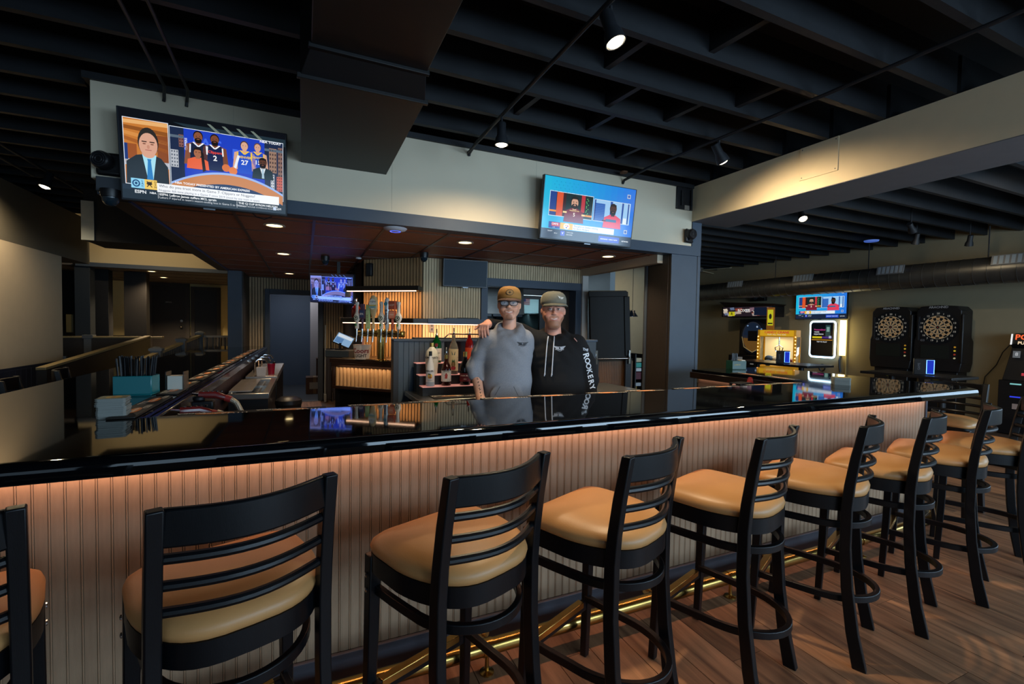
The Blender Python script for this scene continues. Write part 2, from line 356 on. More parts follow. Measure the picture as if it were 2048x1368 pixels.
# right-hand dropped beam with a grey underside
bm_ = O('trim_10', B().box(3.966, -3.4, 2.686, 4.55, YF+.02, 3.07), M('beam_cream', 'd8c6a4', .75, var=.03), kind='structure')
O('trim_11', B().box(3.966, -3.4, 2.68, 4.55, YF+.02, 2.686), greyp, kind='structure')
ap = O('access_panel', B().box(-.004, -.16, -.14, .004, .16, .14), MATS['beam_cream'], bm_, loc=(3.962, 2.555, 2.93), rot=(0, 0, 0), bevel=.002, label='cream access panel screwed to the beam')
for y, z in ((.14, .12), (.14, -.12), (-.14, .12), (-.14, -.12)):
    O('screw', B().cyl((-.006, y, z), (-.003, y, z), .005, n=8), greyp, ap)

# post under the soffit on the right leg of the bar
post = E('support_post', (3.89, 4.17, 0), label='slate blue boxed support post with a dark inner side under the fascia end', cat='post')
O('core', B().box(-.205, -.21, 0, .205, .22, 2.305), brownwood, post)
O('front_board', B().box(-.205, -.222, 0, .17, -.2105, 2.305), navy, post, bevel=.003)
O('corner_board', B().box(.172, -.228, 0, .214, -.2105, 2.305), navy, post, bevel=.003)
O('corner_strip', B().box(-.214, .16, 0, -.2055, .20, 2.305), navy, post, bevel=.002)
O('side_panel', B().box(-.212, -.18, 0, -.2055, .12, 2.305), brownwood, post, bevel=.002)
O('wall_end', B().box(3.605, 5.6, 0, 3.70, 6.2, 2.215), M('white_trim', 'c9c7c2', .6), kind='structure')

# ---------------------------------------------------------------- back walls behind the bar (slatted)
def slats(name, n, p0, p1, z0, z1, mat, gap, parent, w=.82, d=.012, skip=None):
    """vertical slats standing proud of a wall from p0 to p1 (joined: each is a few pixels wide)"""
    a = Vector((*p0, 0)); b = Vector((*p1, 0)); t = (b-a)/n; nrm = Vector((t.y, -t.x, 0)).normalized(); bb = B()
    for i in range(n):
        q0 = a+t*(i+(1-w)/2); q1 = a+t*(i+(1+w)/2)
        zz = [(z0, z1)]
        if skip:
            s = ((q0+q1)/2)
            zz = skip(s.x, s.y, z0, z1)
        for lo, hi in zz:
            if hi-lo < .01: continue
            pts = [q0, q1, q1+nrm*d, q0+nrm*d]
            bb.layers([[(p.x, p.y, lo) for p in pts], [(p.x, p.y, hi) for p in pts]])
    return O(name, bb, mat, parent, smooth=0, kind='stuff')
wb = O('wall_back', B().box(1.33, 5.66, 0, 2.09, 5.8, 2.4).box(3.6, 5.66, 0, 3.66, 5.8, 2.4).box(2.09, 5.66, 2.1, 3.6, 5.8, 2.4).box(2.09, 5.66, 0, 3.6, 5.8, 1.05), slatgap, kind='structure')
def winskip(x, y, z0, z1):
    if 2.09 < x < 3.6: return [(2.1, z1), (z0, 1.0)]
    return [(z0, z1)]
slats('slat', 68, (1.33, 5.66), (3.66, 5.66), .9, 2.305, slatm, slatgap, wb, .80, skip=winskip)
wd = O('wall_diagonal', B().prism([(1.33, 5.66), (.70, 6.27), (.70, 6.5), (1.5, 5.72)], 0, 2.4), slatgap, kind='structure')
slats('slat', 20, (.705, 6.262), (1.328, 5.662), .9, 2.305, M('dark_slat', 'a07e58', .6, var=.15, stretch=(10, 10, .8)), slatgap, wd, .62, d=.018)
O('wall_side', B().box(.70, 6.27, 0, .8, 9.66, 2.4), M('dark_side_wall', '2e2622', .6), kind='structure')
wf = O('wall_rear', B().box(-1.2, 9.66, 0, -.66, 9.8, 2.4).box(.33, 9.66, 0, .8, 9.8, 2.4).box(-.66, 9.66, 2.1, .33, 9.8, 2.4), slatgap, kind='structure')
def doorskip(x, y, z0, z1):
    return [(2.1, z1)] if -.66 < x < .33 else [(z0, z1)]
slats('slat', 40, (-1.15, 9.66), (.70, 9.66), 1.0, 2.305, slatm, slatgap, wf, .72, skip=doorskip)
slats('lower_board', 16, (-1.15, 9.662), (-.66, 9.662), 0, 1.0, M('slate_board', '4c4b55', .55), slatgap, wf, .85)
slats('lower_board', 10, (.34, 9.662), (.70, 9.662), 0, 1.0, M('slate_board', '4c4b55', .55), slatgap, wf, .85)
d1 = E('door_1', (-.165, 9.6, 0), kind='structure')
O('jamb', B().box(-.495, -.03, 0, -.415, .1, 2.1), navy, d1, bevel=.004)
O('jamb', B().box(.405, -.03, 0, .495, .1, 2.1), navy, d1, bevel=.004)
O('head', B().box(-.415, -.03, 2.01, .405, .1, 2.1), navy, d1, bevel=.004)
O('wall_corridor_left', B().box(-.9, 9.8, 0, -.80, 12.2, 2.6), navy, kind='structure')
O('wall_corridor_end', B().box(-.9, 12.2, 0, .6, 12.3, 2.6), M('corridor_blue', '46505f', .6), kind='structure')
wcr = O('wall_corridor_right', B().box(.12, 11.35, .12, .6, 11.45, 2.6).box(.60, 9.8, 0, .7, 11.45, 2.6), M('corridor_white', 'a39a98', .7), kind='structure')
O('baseboard_corridor', B().box(.10, 11.33, 0, .6, 11.349, .12), black, kind='structure')
area('corridor_fill', (-.2, 11.0, 2.5), (-.2, 11.0, 0), .5, .5, 16, (.8, .88, 1))  # added fill light that lifts the dark corridor, not a fixture
O('ceiling_corridor', B().box(-.9, 9.8, 2.6, .7, 12.3, 2.65), dark, kind='structure')
# slate column at the far end of the left leg
O('trim_12', B().box(-1.125, 8.66, 0, -.925, 9.1, ZC), navy, kind='structure', bevel=.004)
O('trim_13', B().box(-.925, 8.75, 0, -.915, 9.66, ZC), brownwood, kind='structure')
# header and ceiling of the raised area at the left
O('wall_header', B().box(-3.6, 10.4, 2.48, -1.2, 10.5, 3.33), M('header_cream', 'c3b28c', .75), kind='structure')
O('trim_14', B().box(-3.6, 10.38, 2.41, -1.2, 10.51, 2.48), navy, kind='structure')
cr = O('ceiling_raised', B().box(-6.0, 10.51, 2.43, -1.0, 15.2, 2.48), M('raised_ceiling_tile', '6e665f', .7, var=.05), kind='structure')
for y in (11.3, 12.1, 12.9, 13.7): O('grid_tee', B().box(-6, y-.012, 2.425, -1, y+.012, 2.431), gridm, cr)
for x in (-2.2, -3.0, -3.8): O('grid_runner', B().box(x-.012, 10.51, 2.425, x+.012, 15.2, 2.431), gridm, cr)
O('wall_raised', B().box(-7.1, 14.0, 0, -1.0, 14.15, 2.45), yellowwall, kind='structure')
O('wall_raised_side', B().box(-1.15, 10.5, 0, -1.0, 14.0, 2.45), yellowwall, kind='structure')
O('floor_raised', B().box(-7.1, 10.2, -.01, -1.15, 14.0, .35), M('raised_floor', '1e1c1c', .6), kind='structure')
O('baseboard_raised', B().box(-7.1, 13.96, .35, -1.16, 14.0, 1.12), M('dark_wainscot', '1c1815', .6), kind='structure')
# ================================================================ THE BAR
topm = M('epoxy_black_top', '06070a', .035, var=.2, scale=3, bump=.014, bscale=7, coat=.15, spec=.5)
tan = M('tan_beadboard', 'a88c70', .55, var=.12, scale=9, stretch=(6, 6, .9), bump=.12, bscale=70)
XL0, XL1, XR0, XR1, YC0, YC1, ZT = -1.455, -.615, 3.57, 4.63, 1.673, 2.33, 1.075
bt = E('worktop', (1.5, 2.0, 1.04), label='glossy black U-shaped bar top curving round the bartenders', cat='bar top')
def rel(poly, o=(1.5, 2.0)): return [(x-o[0], y-o[1]) for x, y in poly]
U = [(XL0, YC0), (XR1-.12, YC0), (XR1, YC0+.12), (XR1, 3.5), (XR0, 3.5), (XR0, YC1), (XL1, YC1), (XL1, 9.05), (XL0, 9.05)]
def lipped(z, d): return [(x-(d if x > XR1-.2 and y < 3.4 else 0)-1.5, y+(d if y < YC0+.01 or (x > XR1-.01 and y < YC0+.2) else 0)-2.0, z) for x, y in U]
O('slab', B().layers([lipped(-.022, .004), lipped(-.018, 0), lipped(-.005, .0003), lipped(.012, .0016), lipped(.022, .0042), lipped(.029, .009), lipped(.0335, .017), lipped(.035, .028), lipped(.0351, .045)]), topm, bt, smooth=30)
# inner drip ledge of dark wood
ledge = M('bar_ledge', '1a1210', .22, coat=.4)
O('inner_ledge', B().box(XL1-1.5, YC1-2.0, -.05, XR0-1.5, YC1+.11-2.0, .02).box(XL1-1.5, YC1-2, -.05, XL1+.03-1.5, 9.05-2, .012).box(XR0-.03-1.5, YC1-2, -.05, XR0-1.5, 3.5-2, .012), ledge, bt, bevel=.006)
# rubber bar mats with printed lettering along the inner edge
matm = M('bar_mat_rubber', '17130f', .5); pmat = print_mat('print_matte', 0, .5)
def bar_mat(loc, rz, label, n=2, L=.6, w=.095):
    t = E('bar_mat', loc, rz, label, 'bar mat', 'rubber mats along the inner bar edge')
    O('mat', B().box(-L/2, -w/2, 0, L/2, w/2, .008), matm, t, bevel=.003)
    for i in range(n):
        p = P(); x = -L/2+L*(i+.5)/n; k = L/n/.3
        p.text("TITO'S", x-.07*k, .018, .038*k, 'f2e6d8', bold=True); p.ell(x+.01*k, -.002, .075*k, .02, 'e8801c', 1); p.text('Handmade', x+.01*k, -.002, .026*k, 'fff0d8', 3, bold=True)
        p.text('VODKA', x+.1*k, -.026, .03*k, 'f2e6d8', bold=True)
        p.obj('print', pmat, t, loc=(0, 0, .0085), rot=(0, 0, 0))
    return t
words = ['nearest the coaster stack', 'second from the coaster stack', 'third from the coaster stack', 'fourth from the coaster stack', 'fifth from the coaster stack', 'sixth from the coaster stack', 'seventh from the coaster stack', 'farthest from the coaster stack']
for i in range(8):
    bar_mat((-.672, 2.62+i*.68, ZT+.0005), 90, 'dark rubber bar mat with orange print on left leg, '+words[i])
side = ['left end', 'left half', 'between the coaster stack and the two men', 'in front of the two men', 'in front of the post', 'right end']
for i in range(6):
    bar_mat((-.2+i*.7, 2.385, 1.0605), 180, 'dark rubber bar mat on the front counter edge, '+['at its left end', 'left of the beer taps', 'below the beer taps', 'before the man in grey', 'before the man in black', 'before the post'][i])
for i in range(1):
    bar_mat((3.63, 2.75+i*.68, ZT+.0005), -90, 'dark rubber bar mat on the inner edge of the right leg')

bb = E('bar_counter', (1.5, 1.95, 0), label='tan beadboard bar front with slate kickboard under the black top', cat='bar')
O('core', B().box(-1.2-1.5, 1.945-1.95, 0, 4.375-1.5, 2.25-1.95, 1.017), M('bar_core', '4a3526', .8), bb)
O('left_leg_core', B().box(-1.2-1.5, 2.25-1.95, 0, -.66-1.5, 9.0-1.95, 1.017), MATS['bar_core'], bb)
O('right_leg_core', B().box(3.62-1.5, 2.25-1.95, 0, 4.375-1.5, 3.45-1.95, 1.017), MATS['bar_core'], bb)
prof = [(0, 0), (.030, 0), (.0312, .0035), (.0324, .0008), (.0335, -.0006), (.0352, -.0006), (.0363, .0008), (.0375, .0035), (.0388, 0), (.0397, 0)]
pb = B(); pp = prof+[(.0397, .012), (0, .012)]
pb.layers([[(x, y, z) for x, y in pp] for z in (.155, 1.012)])
bme = pb.mesh('bead_board'); fix_normals(bme); bme.shade_smooth(); bme.set_sharp_from_angle(angle=R(60)); bme.materials.append(tan)
nb = 141
for i in range(nb): O('bead_board', bme, None, bb, loc=(-1.215+i*.0397-1.5, 1.933-1.95, 0))
pr = B(); pr.layers([[(y, x, z) for x, y in pp] for z in (.155, 1.012)])
rme = pr.mesh('bead_board'); fix_normals(rme); rme.materials.append(tan)
for i in range(36): O('bead_board', rme, None, bb, loc=(4.387-1.5, 1.95+i*.0397-1.95, 0), rot=(0, 0, 0))
O('kickboard', B().box(-1.23-1.5, 1.915-1.95, 0, 4.395-1.5, 1.9325-1.95, .155), kickm, bb, bevel=.004)
O('kickboard', B().box(4.376-1.5, 1.94-1.95, 0, 4.40-1.5, 3.45-1.95, .155), kickm, bb, bevel=.004)
O('corner_trim', B().box(4.376-1.5, 1.925-1.95, .155, 4.40-1.5, 1.95-1.95, 1.012), M('corner_trim', '2c2f3a', .5), bb)
O('led_channel', B().box(-1.2-1.5, 1.90-1.95, 1.0095, 4.37-1.5, 1.914-1.95, 1.0165), ledm, bb)
ls = area('bar_led', (1.58, 1.898, 1.006), (1.58, 1.94, .6), 5.56, .01, 8, (1, .50, .30), 170)
# sub-panels inside the bar (staff side)
O('inner_panel', B().box(-.665-1.5, 2.33-1.95, 0, -.655-1.5, 9.0-1.95, 1.0), M('inner_panel', '3d2d2e', .6), bb)
O('inner_panel', B().box(3.608-1.5, 2.33-1.95, 0, 3.62-1.5, 3.45-1.95, 1.0), M('inner_tan', '77645c', .6, var=.1, stretch=(30, 30, 1)), bb)
O('led_channel', B().box(3.585-1.5, 2.4-1.95, .99, 3.60-1.5, 3.45-1.95, .998), ledm, bb)
area('right_leg_led', (3.588, 2.9, .985), (3.62, 2.9, .5), .012, 1.0, 1.6, (1, .75, .65), 170)

# brass foot rail
fr = E('foot_rail', (1.6, 1.79, 0), label='polished brass foot rail on brackets along the bar front', cat='foot rail')
O('rail', B().tube([(-3.2, 0, 0.108), (2.55, 0, 0.108), (2.70, .03, 0.108), (2.76, .08, .108)], .033, 18), brass, fr)
for x in (-.86, .07, 1.0, 1.92, 2.6, -1.8):
    b = B().cyl((x, .126, .085), (x, .118, .085), .028, n=18).cyl((x, .122, .085), (x, 0, .1), .006, n=8).ball((x, .114, .085), .011)
    O('wall_bracket', b, satin_brass, fr)
for x in (-.03-.86, 1.75, .55):
    b = B().lathe([(.031, 0), (.031, .006), (.01, .012), (.008, .07), (.014, .085)], 14, (x, -.004, 0)).lathe([(.029, 0), (.029, .04)], 16, (0, 0, 0))
    O('floor_bracket', B().lathe([(.031, 0), (.031, .006), (.01, .012), (.008, .07), (.014, .092)], 14, (x, -.004, 0)), brass, fr)
    O('collar', B().cyl((x-.022, 0, 0.108), (x+.022, 0, 0.108), .0365, n=18), brass, fr)

# ================================================================ STOOLS
wood = M('black_stool_wood', '0a0b0e', .36, spec=.4, var=.2, scale=14, stretch=(4, 4, .7), bump=.05, bscale=120)
vinyl = M('tan_vinyl', 'ba8854', .42, var=.06, scale=5, bump=.08, bscale=240)
def seat_outline(s=1.0, n=44):
    pts = []
    for i in range(n):
        a = 2*math.pi*i/n; c, d = math.cos(a), math.sin(a)
        if d >= 0: e = .28
        else: e = .80
        x = math.copysign(abs(c)**(e if d >= 0 else .62), c)*.226; y = math.copysign(abs(d)**(e if d >= 0 else .95), d)*(.205 if d >= 0 else .232)
        if d < 0: x *= 1-.10*min(1, abs(d))
        pts.append((x*s, y*s))
    return pts
def make_stool():
    t = E('bar_stool', (0, 0, 0), cat='stool')
    # cushion
    rings = []
    for s, z in ((.93, .732), (.985, .737), (1.0, .752), (.975, .768), (.90, .782), (.72, .793), (.45, .799), (.15, .801)):
        rings.append([(x*s, y*s, z) for x, y in seat_outline()])
    O('seat', B().layers(rings), vinyl, t, smooth=80)
    # apron
    out = seat_outline(.985); inn = seat_outline(.85)
    b = B().layers([[(x, y, .672) for x, y in out], [(x, y, .733) for x, y in out], [(x, y, .733) for x, y in inn], [(x, y, .672) for x, y in inn], [(x, y, .672) for x, y in out]], cap=False)
    O('apron', b, wood, t, smooth=50)
    for sx in (-1, 1):
        O('leg', B().sweep([(sx*.213, .198, 0), (sx*.205, .185, .35), (sx*.200, .178, .72)], [.030, .036, .042], [.030, .036, .042], upv=(0, 1, 0)), wood, t, bevel=.004)
        prf = [(-.235, 0), (-.205, .15), (-.180, .34), (-.168, .52), (-.168, .70), (-.176, .80), (-.192, .92), (-.218, 1.065)]
        q = B(); w = .017
        dep = [.026, .024, .022, .021, .021, .020, .019, .017]
        rr = []
        for (y, z), d in zip(prf, dep):
            cx = sx*(.190+.004*(1-z))
            rr.append([(cx-w, y-d, z), (cx+w, y-d, z), (cx+w, y+d, z), (cx-w, y+d, z)])
        O('back_post', q.layers(rr), wood, t, bevel=.004, smooth=30)
        for z in (.655, .605):
            O('bolt', B().lathe([(.008, 0), (.008, .003), (.004, .005)], 10).xf(T(sx*.223, .18, z, ry=90*sx)), chrome, t)
    def arc(y0, bulge, z, n=12): return [(-.178+.356*i/n, y0-bulge*math.sin(math.pi*i/n), z) for i in range(n+1)]
    b = B().sweep(arc(-.207, .058, 1.018), .021, .088); O('crest_rail', b, wood, t, bevel=.006, smooth=40)
    for z, y in ((.944, -.196), (.879, -.186), (.815, -.178)):
        O('rung', B().tube(arc(y, .055, z), .0125, 10), wood, t)
    def hoop(z, fx, fy, bw, by, n=22):
        pts = [(-fx, fy, z), (-fx+.003, fy-.1, z), (-fx+.008, 0, z)]
        for i in range(n+1):
            a = math.pi+math.pi*i/n; pts.append((bw*math.cos(a), -.03+by*math.sin(a), z))
        return pts+[(fx-.008, 0, z), (fx-.003, fy-.1, z), (fx, fy, z)]
    O('upper_hoop', B().sweep(hoop(.602, .193, .18, .182, .205), .02, .03), wood, t, bevel=.003, smooth=50)
    O('lower_hoop', B().sweep(hoop(.275, .195, .185, .186, .245), .022, .03), wood, t, bevel=.003, smooth=50)
    fs = O('front_stretcher', B().box(-.195, .178, .225, .195, .2, .268), wood, t, bevel=.003)
    O('brass_guard', B().box(-.165, .174, .245, .165, .204, .2715), brass, fs, bevel=.002)
    return t
st = make_stool()
spots = [(-.82, 1.475, 20, 'black ladder-back stool with tan seat cut off by the left photo edge'), (-.187, 1.475, 19.3, 'nearest whole black ladder-back stool with tan seat, its crest rail reaching left of centre'),
    (.459, 1.455, 21, 'black ladder-back stool with tan seat, second whole one from the left'), (1.033, 1.45, 22.7, 'black ladder-back stool with tan seat, third whole one, below the two men'),
    (1.69, 1.46, 18.2, 'black ladder-back stool with tan seat, fourth whole one from the left'), (2.295, 1.46, 23.8, 'black ladder-back stool with tan seat, fifth whole one from the left'),
    (2.85, 1.465, 18.8, 'black ladder-back stool with tan seat, sixth whole one from the left'), (3.46, 1.475, 20, 'black ladder-back stool with tan seat, at the bar front corner'),
    (4.06, 1.49, 26, 'black stool with tan seat past the bar corner, cut by the right photo edge')]
GS = 'ladder-back stools along the bar front'
for i, (x, y, a, lb) in enumerate(spots):
    if i == 0: st.location = (x, y, 0); st.rotation_euler = (0, 0, R(a)); tag(st, lb, None, GS)
    else: dup(st, (x, y, 0), a, lb, GS)
dup(st, (4.87, 2.02, 0), 95, 'black ladder-back stool with tan seat at the right leg of the bar, facing left', 'stools at the bar legs')
for i, y in enumerate((3.55, 4.3, 5.05, 5.8)):
    if i == 3: continue
    dup(st, (-1.62, y, 0), -78, 'black stool beyond the left leg of the bar, only its back shows, '+['nearest', 'middle', 'farthest'][i]+' of three', 'stools at the bar legs')
# ================================================================ PEOPLE (implicit surfaces)
class SDF:
    def __init__(s, lo, hi, h, fine=()):
        """grid of spacing h; fine: per axis (from, to, spacing) where it is denser"""
        s.g = []
        for k in range(3):
            x = lo[k]; c = [x]
            while x < hi[k]:
                st = h
                for ax, a, b, hf in fine:
                    if ax == k and a <= x+1e-9 < b: st = hf
                x += st; c.append(x)
            s.g.append(np.array(c))
        s.n = np.array([len(c) for c in s.g]); s.F = np.full(s.n, .06, np.float32)
    def sub(s, lo, hi):
        sl = []; g = []
        for k in range(3):
            i0 = max(0, np.searchsorted(s.g[k], lo[k])-1); i1 = min(s.n[k], np.searchsorted(s.g[k], hi[k])+2); i1 = max(i1, i0+1); sl.append(slice(i0, i1)); g.append(s.g[k][i0:i1])
        return tuple(sl), g[0][:, None, None], g[1][None, :, None], g[2][None, None, :]
    def put(s, sl, d, k):
        f = s.F[sl]
        if k > 0: hh = np.clip(.5+.5*(f-d)/k, 0, 1); s.F[sl] = f*(1-hh)+d*hh-k*hh*(1-hh)
        else: s.F[sl] = np.minimum(f, d)
    def cap(s, a, b, ra, rb=None, k=.02):
        a = np.array(a, float); b = np.array(b, float); rb = ra if rb is None else rb; m = max(ra, rb)+.06
        sl, X, Y, Z = s.sub(np.minimum(a, b)-m, np.maximum(a, b)+m); ab = b-a; L = max(ab@ab, 1e-9)
        t = np.clip(((X-a[0])*ab[0]+(Y-a[1])*ab[1]+(Z-a[2])*ab[2])/L, 0, 1)
        d = np.sqrt((X-a[0]-t*ab[0])**2+(Y-a[1]-t*ab[1])**2+(Z-a[2]-t*ab[2])**2)-(ra+(rb-ra)*t); s.put(sl, d.astype(np.float32), k); return s
    def chain(s, pts, rs, k=.02):
        for i in range(len(pts)-1): s.cap(pts[i], pts[i+1], rs[i], rs[i+1], k)
        return s
    def ell(s, c, r, k=.03, neg=False):
        c = np.array(c, float); r = np.array(r, float); sl, X, Y, Z = s.sub(c-r-.06, c+r+.06)
        q = np.sqrt(((X-c[0])/r[0])**2+((Y-c[1])/r[1])**2+((Z-c[2])/r[2])**2); g = np.sqrt(((X-c[0])/r[0]**2)**2+((Y-c[1])/r[1]**2)**2+((Z-c[2])/r[2]**2)**2)
        d = (q*(q-1)/np.maximum(g, 1e-6)).astype(np.float32)
        if neg:
            f = s.F[sl]; d = -d; hh = np.clip(.5-.5*(f-d)/k, 0, 1); s.F[sl] = f*(1-hh)+d*hh+k*hh*(1-hh)
        else: s.put(sl, d, k)
        return s
    def mesh(s, name, mat, colfn=None, smooth_it=1, fold=0):
        F = s.F; n = s.n; ins = F < 0
        acc = np.zeros((n[0]-1, n[1]-1, n[2]-1, 3)); cnt = np.zeros(tuple(n-1))
        sh = lambda A, o: A[tuple(slice(o[k], n[k]-1+o[k]) for k in range(3))]
        for ax in range(3):
            o2 = [(a, b) for a in (0, 1) for b in (0, 1)]
            for a, b in o2:
                o = [0, 0, 0]; oth = [k for k in range(3) if k != ax]; o[oth[0]] = a; o[oth[1]] = b; e = list(o); e[ax] = 1
                f0, f1 = sh(F, o), sh(F, e); cr = (f0 < 0) != (f1 < 0); t = np.where(cr, f0/np.where(cr, f0-f1, 1), 0)
                for k in range(3): acc[..., k] += np.where(cr, (o[k]+(t if k == ax else 0)), 0)
                cnt += cr
        m = cnt > 0; idx = np.full(m.shape, -1); idx[m] = np.arange(m.sum()); w = np.argwhere(m)
        ii = w+acc[m]/cnt[m][:, None]; V = np.stack([np.interp(ii[:, k], np.arange(n[k]), s.g[k]) for k in range(3)], 1); Q = []
        for ax in range(3):
            sl0 = [slice(None)]*3; sl1 = [slice(None)]*3; sl0[ax] = slice(0, -1); sl1[ax] = slice(1, None)
            ch = np.argwhere(ins[tuple(sl0)] != ins[tuple(sl1)]); o1, o2 = [k for k in range(3) if k != ax]
            ch = ch[(ch[:, o1] > 0) & (ch[:, o2] > 0) & (ch[:, o1] < n[o1]-1) & (ch[:, o2] < n[o2]-1)]
            c = []
            for d1, d2 in ((1, 1), (0, 1), (0, 0), (1, 0)):
                q = ch.copy(); q[:, o1] -= d1; q[:, o2] -= d2; c.append(idx[q[:, 0], q[:, 1], q[:, 2]])
            q = np.stack(c, 1); fl = ins[ch[:, 0], ch[:, 1], ch[:, 2]]
            if ax == 1: fl = ~fl
            q[~fl] = q[~fl][:, ::-1]; Q.append(q)
        Q = np.concatenate(Q); Q = Q[(Q >= 0).all(1)]
        for _ in range(smooth_it):
            A = np.zeros_like(V); K = np.zeros(len(V))
            for a, b in ((0, 1), (1, 2), (2, 3), (3, 0)):
                np.add.at(A, Q[:, a], V[Q[:, b]]); np.add.at(A, Q[:, b], V[Q[:, a]]); np.add.at(K, Q[:, a], 1); np.add.at(K, Q[:, b], 1)
            V = V*.5+.5*A/np.maximum(K, 1)[:, None]
        if fold:   # soft cloth folds
            N = np.zeros_like(V); fn = np.cross(V[Q[:, 2]]-V[Q[:, 0]], V[Q[:, 3]]-V[Q[:, 1]])
            for k in range(4): np.add.at(N, Q[:, k], fn)
            N /= np.maximum(np.linalg.norm(N, axis=1), 1e-9)[:, None]; x, y, z = V.T
            d = np.sin(38*z+16*x+5*np.sin(11*x+4*z)+6*y)*(.5+.5*np.sin(7*x-9*z+1.3))+.5*np.sin(64*z-22*x+4*np.sin(15*z))*(.5+.5*np.sin(13*x+8*z))
            V = V+N*(d*fold)[:, None]
        me = bpy.data.meshes.new(name); me.from_pydata(V.tolist(), [], Q.tolist()); me.update(); me.shade_smooth(); me.materials.append(mat)
        if colfn is not None:
            a = me.color_attributes.new('Col', 'FLOAT_COLOR', 'POINT'); a.data.foreach_set('color', np.concatenate([colfn(V), np.ones((len(V), 1))], 1).astype(np.float32).ravel())
        return me
def paint(base, spots):
    def fn(V):
        c = np.tile(np.array(C(base)), (len(V), 1))
        for ctr, r, col, st in spots:
            q = np.sqrt((((V-np.array(ctr))/np.array(r))**2).sum(1)); w = np.clip((1.18-q)/.36, 0, 1)*st; c = c*(1-w[:, None])+np.array(C(col))*w[:, None]
        return c
    return fn
skinm = print_mat('skin', 0, .5)
def head(s, hx, hy, z, wide=1.0, vs=1.0):
    """z: chin height; face towards -y"""
    s.ell((hx, hy+.016, z+.148*vs), (.073*wide, .092, .102*vs), .02); s.ell((hx, hy-.012, z+.088*vs), (.062*wide, .072, .062*vs), .03)
    s.ell((hx, hy-.034, z+.048*vs), (.044*wide, .050, .042*vs), .03); s.ell((hx, hy-.066, z+.020*vs), (.021*wide, .018, .017), .022)
    for d in (-1, 1):
        s.cap((hx+d*.052*wide, hy+.008, z+.072*vs), (hx+d*.022, hy-.058, z+.018*vs), .016, .012, .022)
        s.ell((hx+d*.038*wide, hy-.060, z+.090*vs), (.024, .022, .023), .022); s.cap((hx+d*.018, hy-.080, z+.154*vs), (hx+d*.044, hy-.069, z+.153*vs), .006, .006, .012)
        s.ell((hx+d*.031, hy-.098, z+.133*vs), (.016, .014, .009), .007, neg=True); s.ell((hx+d*.031, hy-.0755, z+.132*vs), (.0125, .0115, .0115), .002)
        s.ell((hx+d*.074*wide, hy+.016, z+.118*vs), (.008, .018, .027), .006); s.ell((hx+d*.0115, hy-.097, z+.097*vs), (.0075, .009, .0065), .005)
    s.cap((hx, hy-.080, z+.138*vs), (hx, hy-.103, z+.102*vs), .0065, .0105, .009)
    s.chain([(hx-.027, hy-.070, z+.069*vs), (hx, hy-.081, z+.0635*vs), (hx+.027, hy-.070, z+.069*vs)], [.0045, .0065, .0045], .005)
    s.chain([(hx-.022, hy-.071, z+.058*vs), (hx, hy-.079, z+.050*vs), (hx+.022, hy-.071, z+.058*vs)], [.0045, .0065, .0045], .005)
def face_paint(hx, hy, z, vs, lips, brow, beard, bst, tash=.8, cheek=None):
    sp = []
    if bst:
        sp += [((hx, hy-.06, z+.025*vs), (.052, .07, .035), beard, bst), ((hx-.055, hy-.02, z+.06*vs), (.028, .05, .055), beard, bst*.8), ((hx+.055, hy-.02, z+.06*vs), (.028, .05, .055), beard, bst*.8), ((hx, hy-.09, z+.078*vs), (.034, .03, .010), beard, bst*tash)]
    else: sp += [((hx, hy-.07, z+.022*vs), (.026, .04, .026), beard, .7), ((hx, hy-.09, z+.077*vs), (.028, .03, .007), beard, .6), ((hx-.03, hy-.085, z+.055*vs), (.008, .03, .022), beard, .3), ((hx+.03, hy-.085, z+.055*vs), (.008, .03, .022), beard, .3)]
    sp += [((hx, hy-.085, z+.058*vs), (.030, .025, .0085), lips, .8)]
    for q, o in ((-.014, .0035), (0, 0), (.014, .0035)): sp += [((hx+q, hy-.085, z+(.0578+o)*vs), (.0095, .025, .0036), 'e0d4ca', .85)]
    for q in (-.031, .031): sp += [((hx+q, hy-.075, z+.068*vs), (.005, .025, .004), '7a4238', .7)]
    for d in (-1, 1):
        sp += [((hx+d*.033, hy-.08, z+.156*vs), (.021, .03, .005), brow, .75), ((hx+d*.045, hy-.06, z+.095*vs), (.024, .03, .02), cheek or 'cf8d77', .5)]
        sp += [((hx+d*.031, hy-.085, z+.133*vs), (.0145, .022, .0062), 'd8cec6', .9), ((hx+d*.031, hy-.085, z+.133*vs), (.0048, .022, .0055), '3a302a', 1), ((hx+d*.031, hy-.085, z+.1385*vs), (.016, .025, .0022), '5b3f35', .7)]
    return sp
def hand(s, wrist, palm_end, normal, curl, r=.0088, side=1, thumb=1):
    """palm from wrist to palm_end; normal points to the back of the hand; fingers curl away from it"""
    w = Vector(wrist); p = Vector(palm_end); d = (p-w).normalized(); n = Vector(normal).normalized(); x = d.cross(n).normalized()*side
    for o in (-.028, -.009, .009, .027): s.cap(w+x*o*.6+d*.01, p+x*o, .0135, .0125, .012)
    s.cap(w-d*.02, w+d*.02, .024, .022, .02)
    for o, ln in ((-.028, .062), (-.009, .075), (.009, .080), (.027, .072)):
        a = p+x*o; pts = [a]; ang = 0
        for seg, f in ((.45, curl[0]), (.31, curl[1]), (.24, curl[2])):
            ang += R(f); a = a+(d*math.cos(ang)-n*math.sin(ang))*ln*seg*1.25+x*o*.08; pts.append(a)
        s.chain(pts, [r+.001, r, r*.92, r*.8], .004)
    b = w+d*.022+x*.028*thumb*1; t1 = b+(x*thumb*.75+d*.65-n*.3).normalized()*.04; t2 = t1+(x*thumb*.35+d*.85-n*.45).normalized()*.034
    s.chain([b, t1, t2], [.013, .0108, .0088], .006)
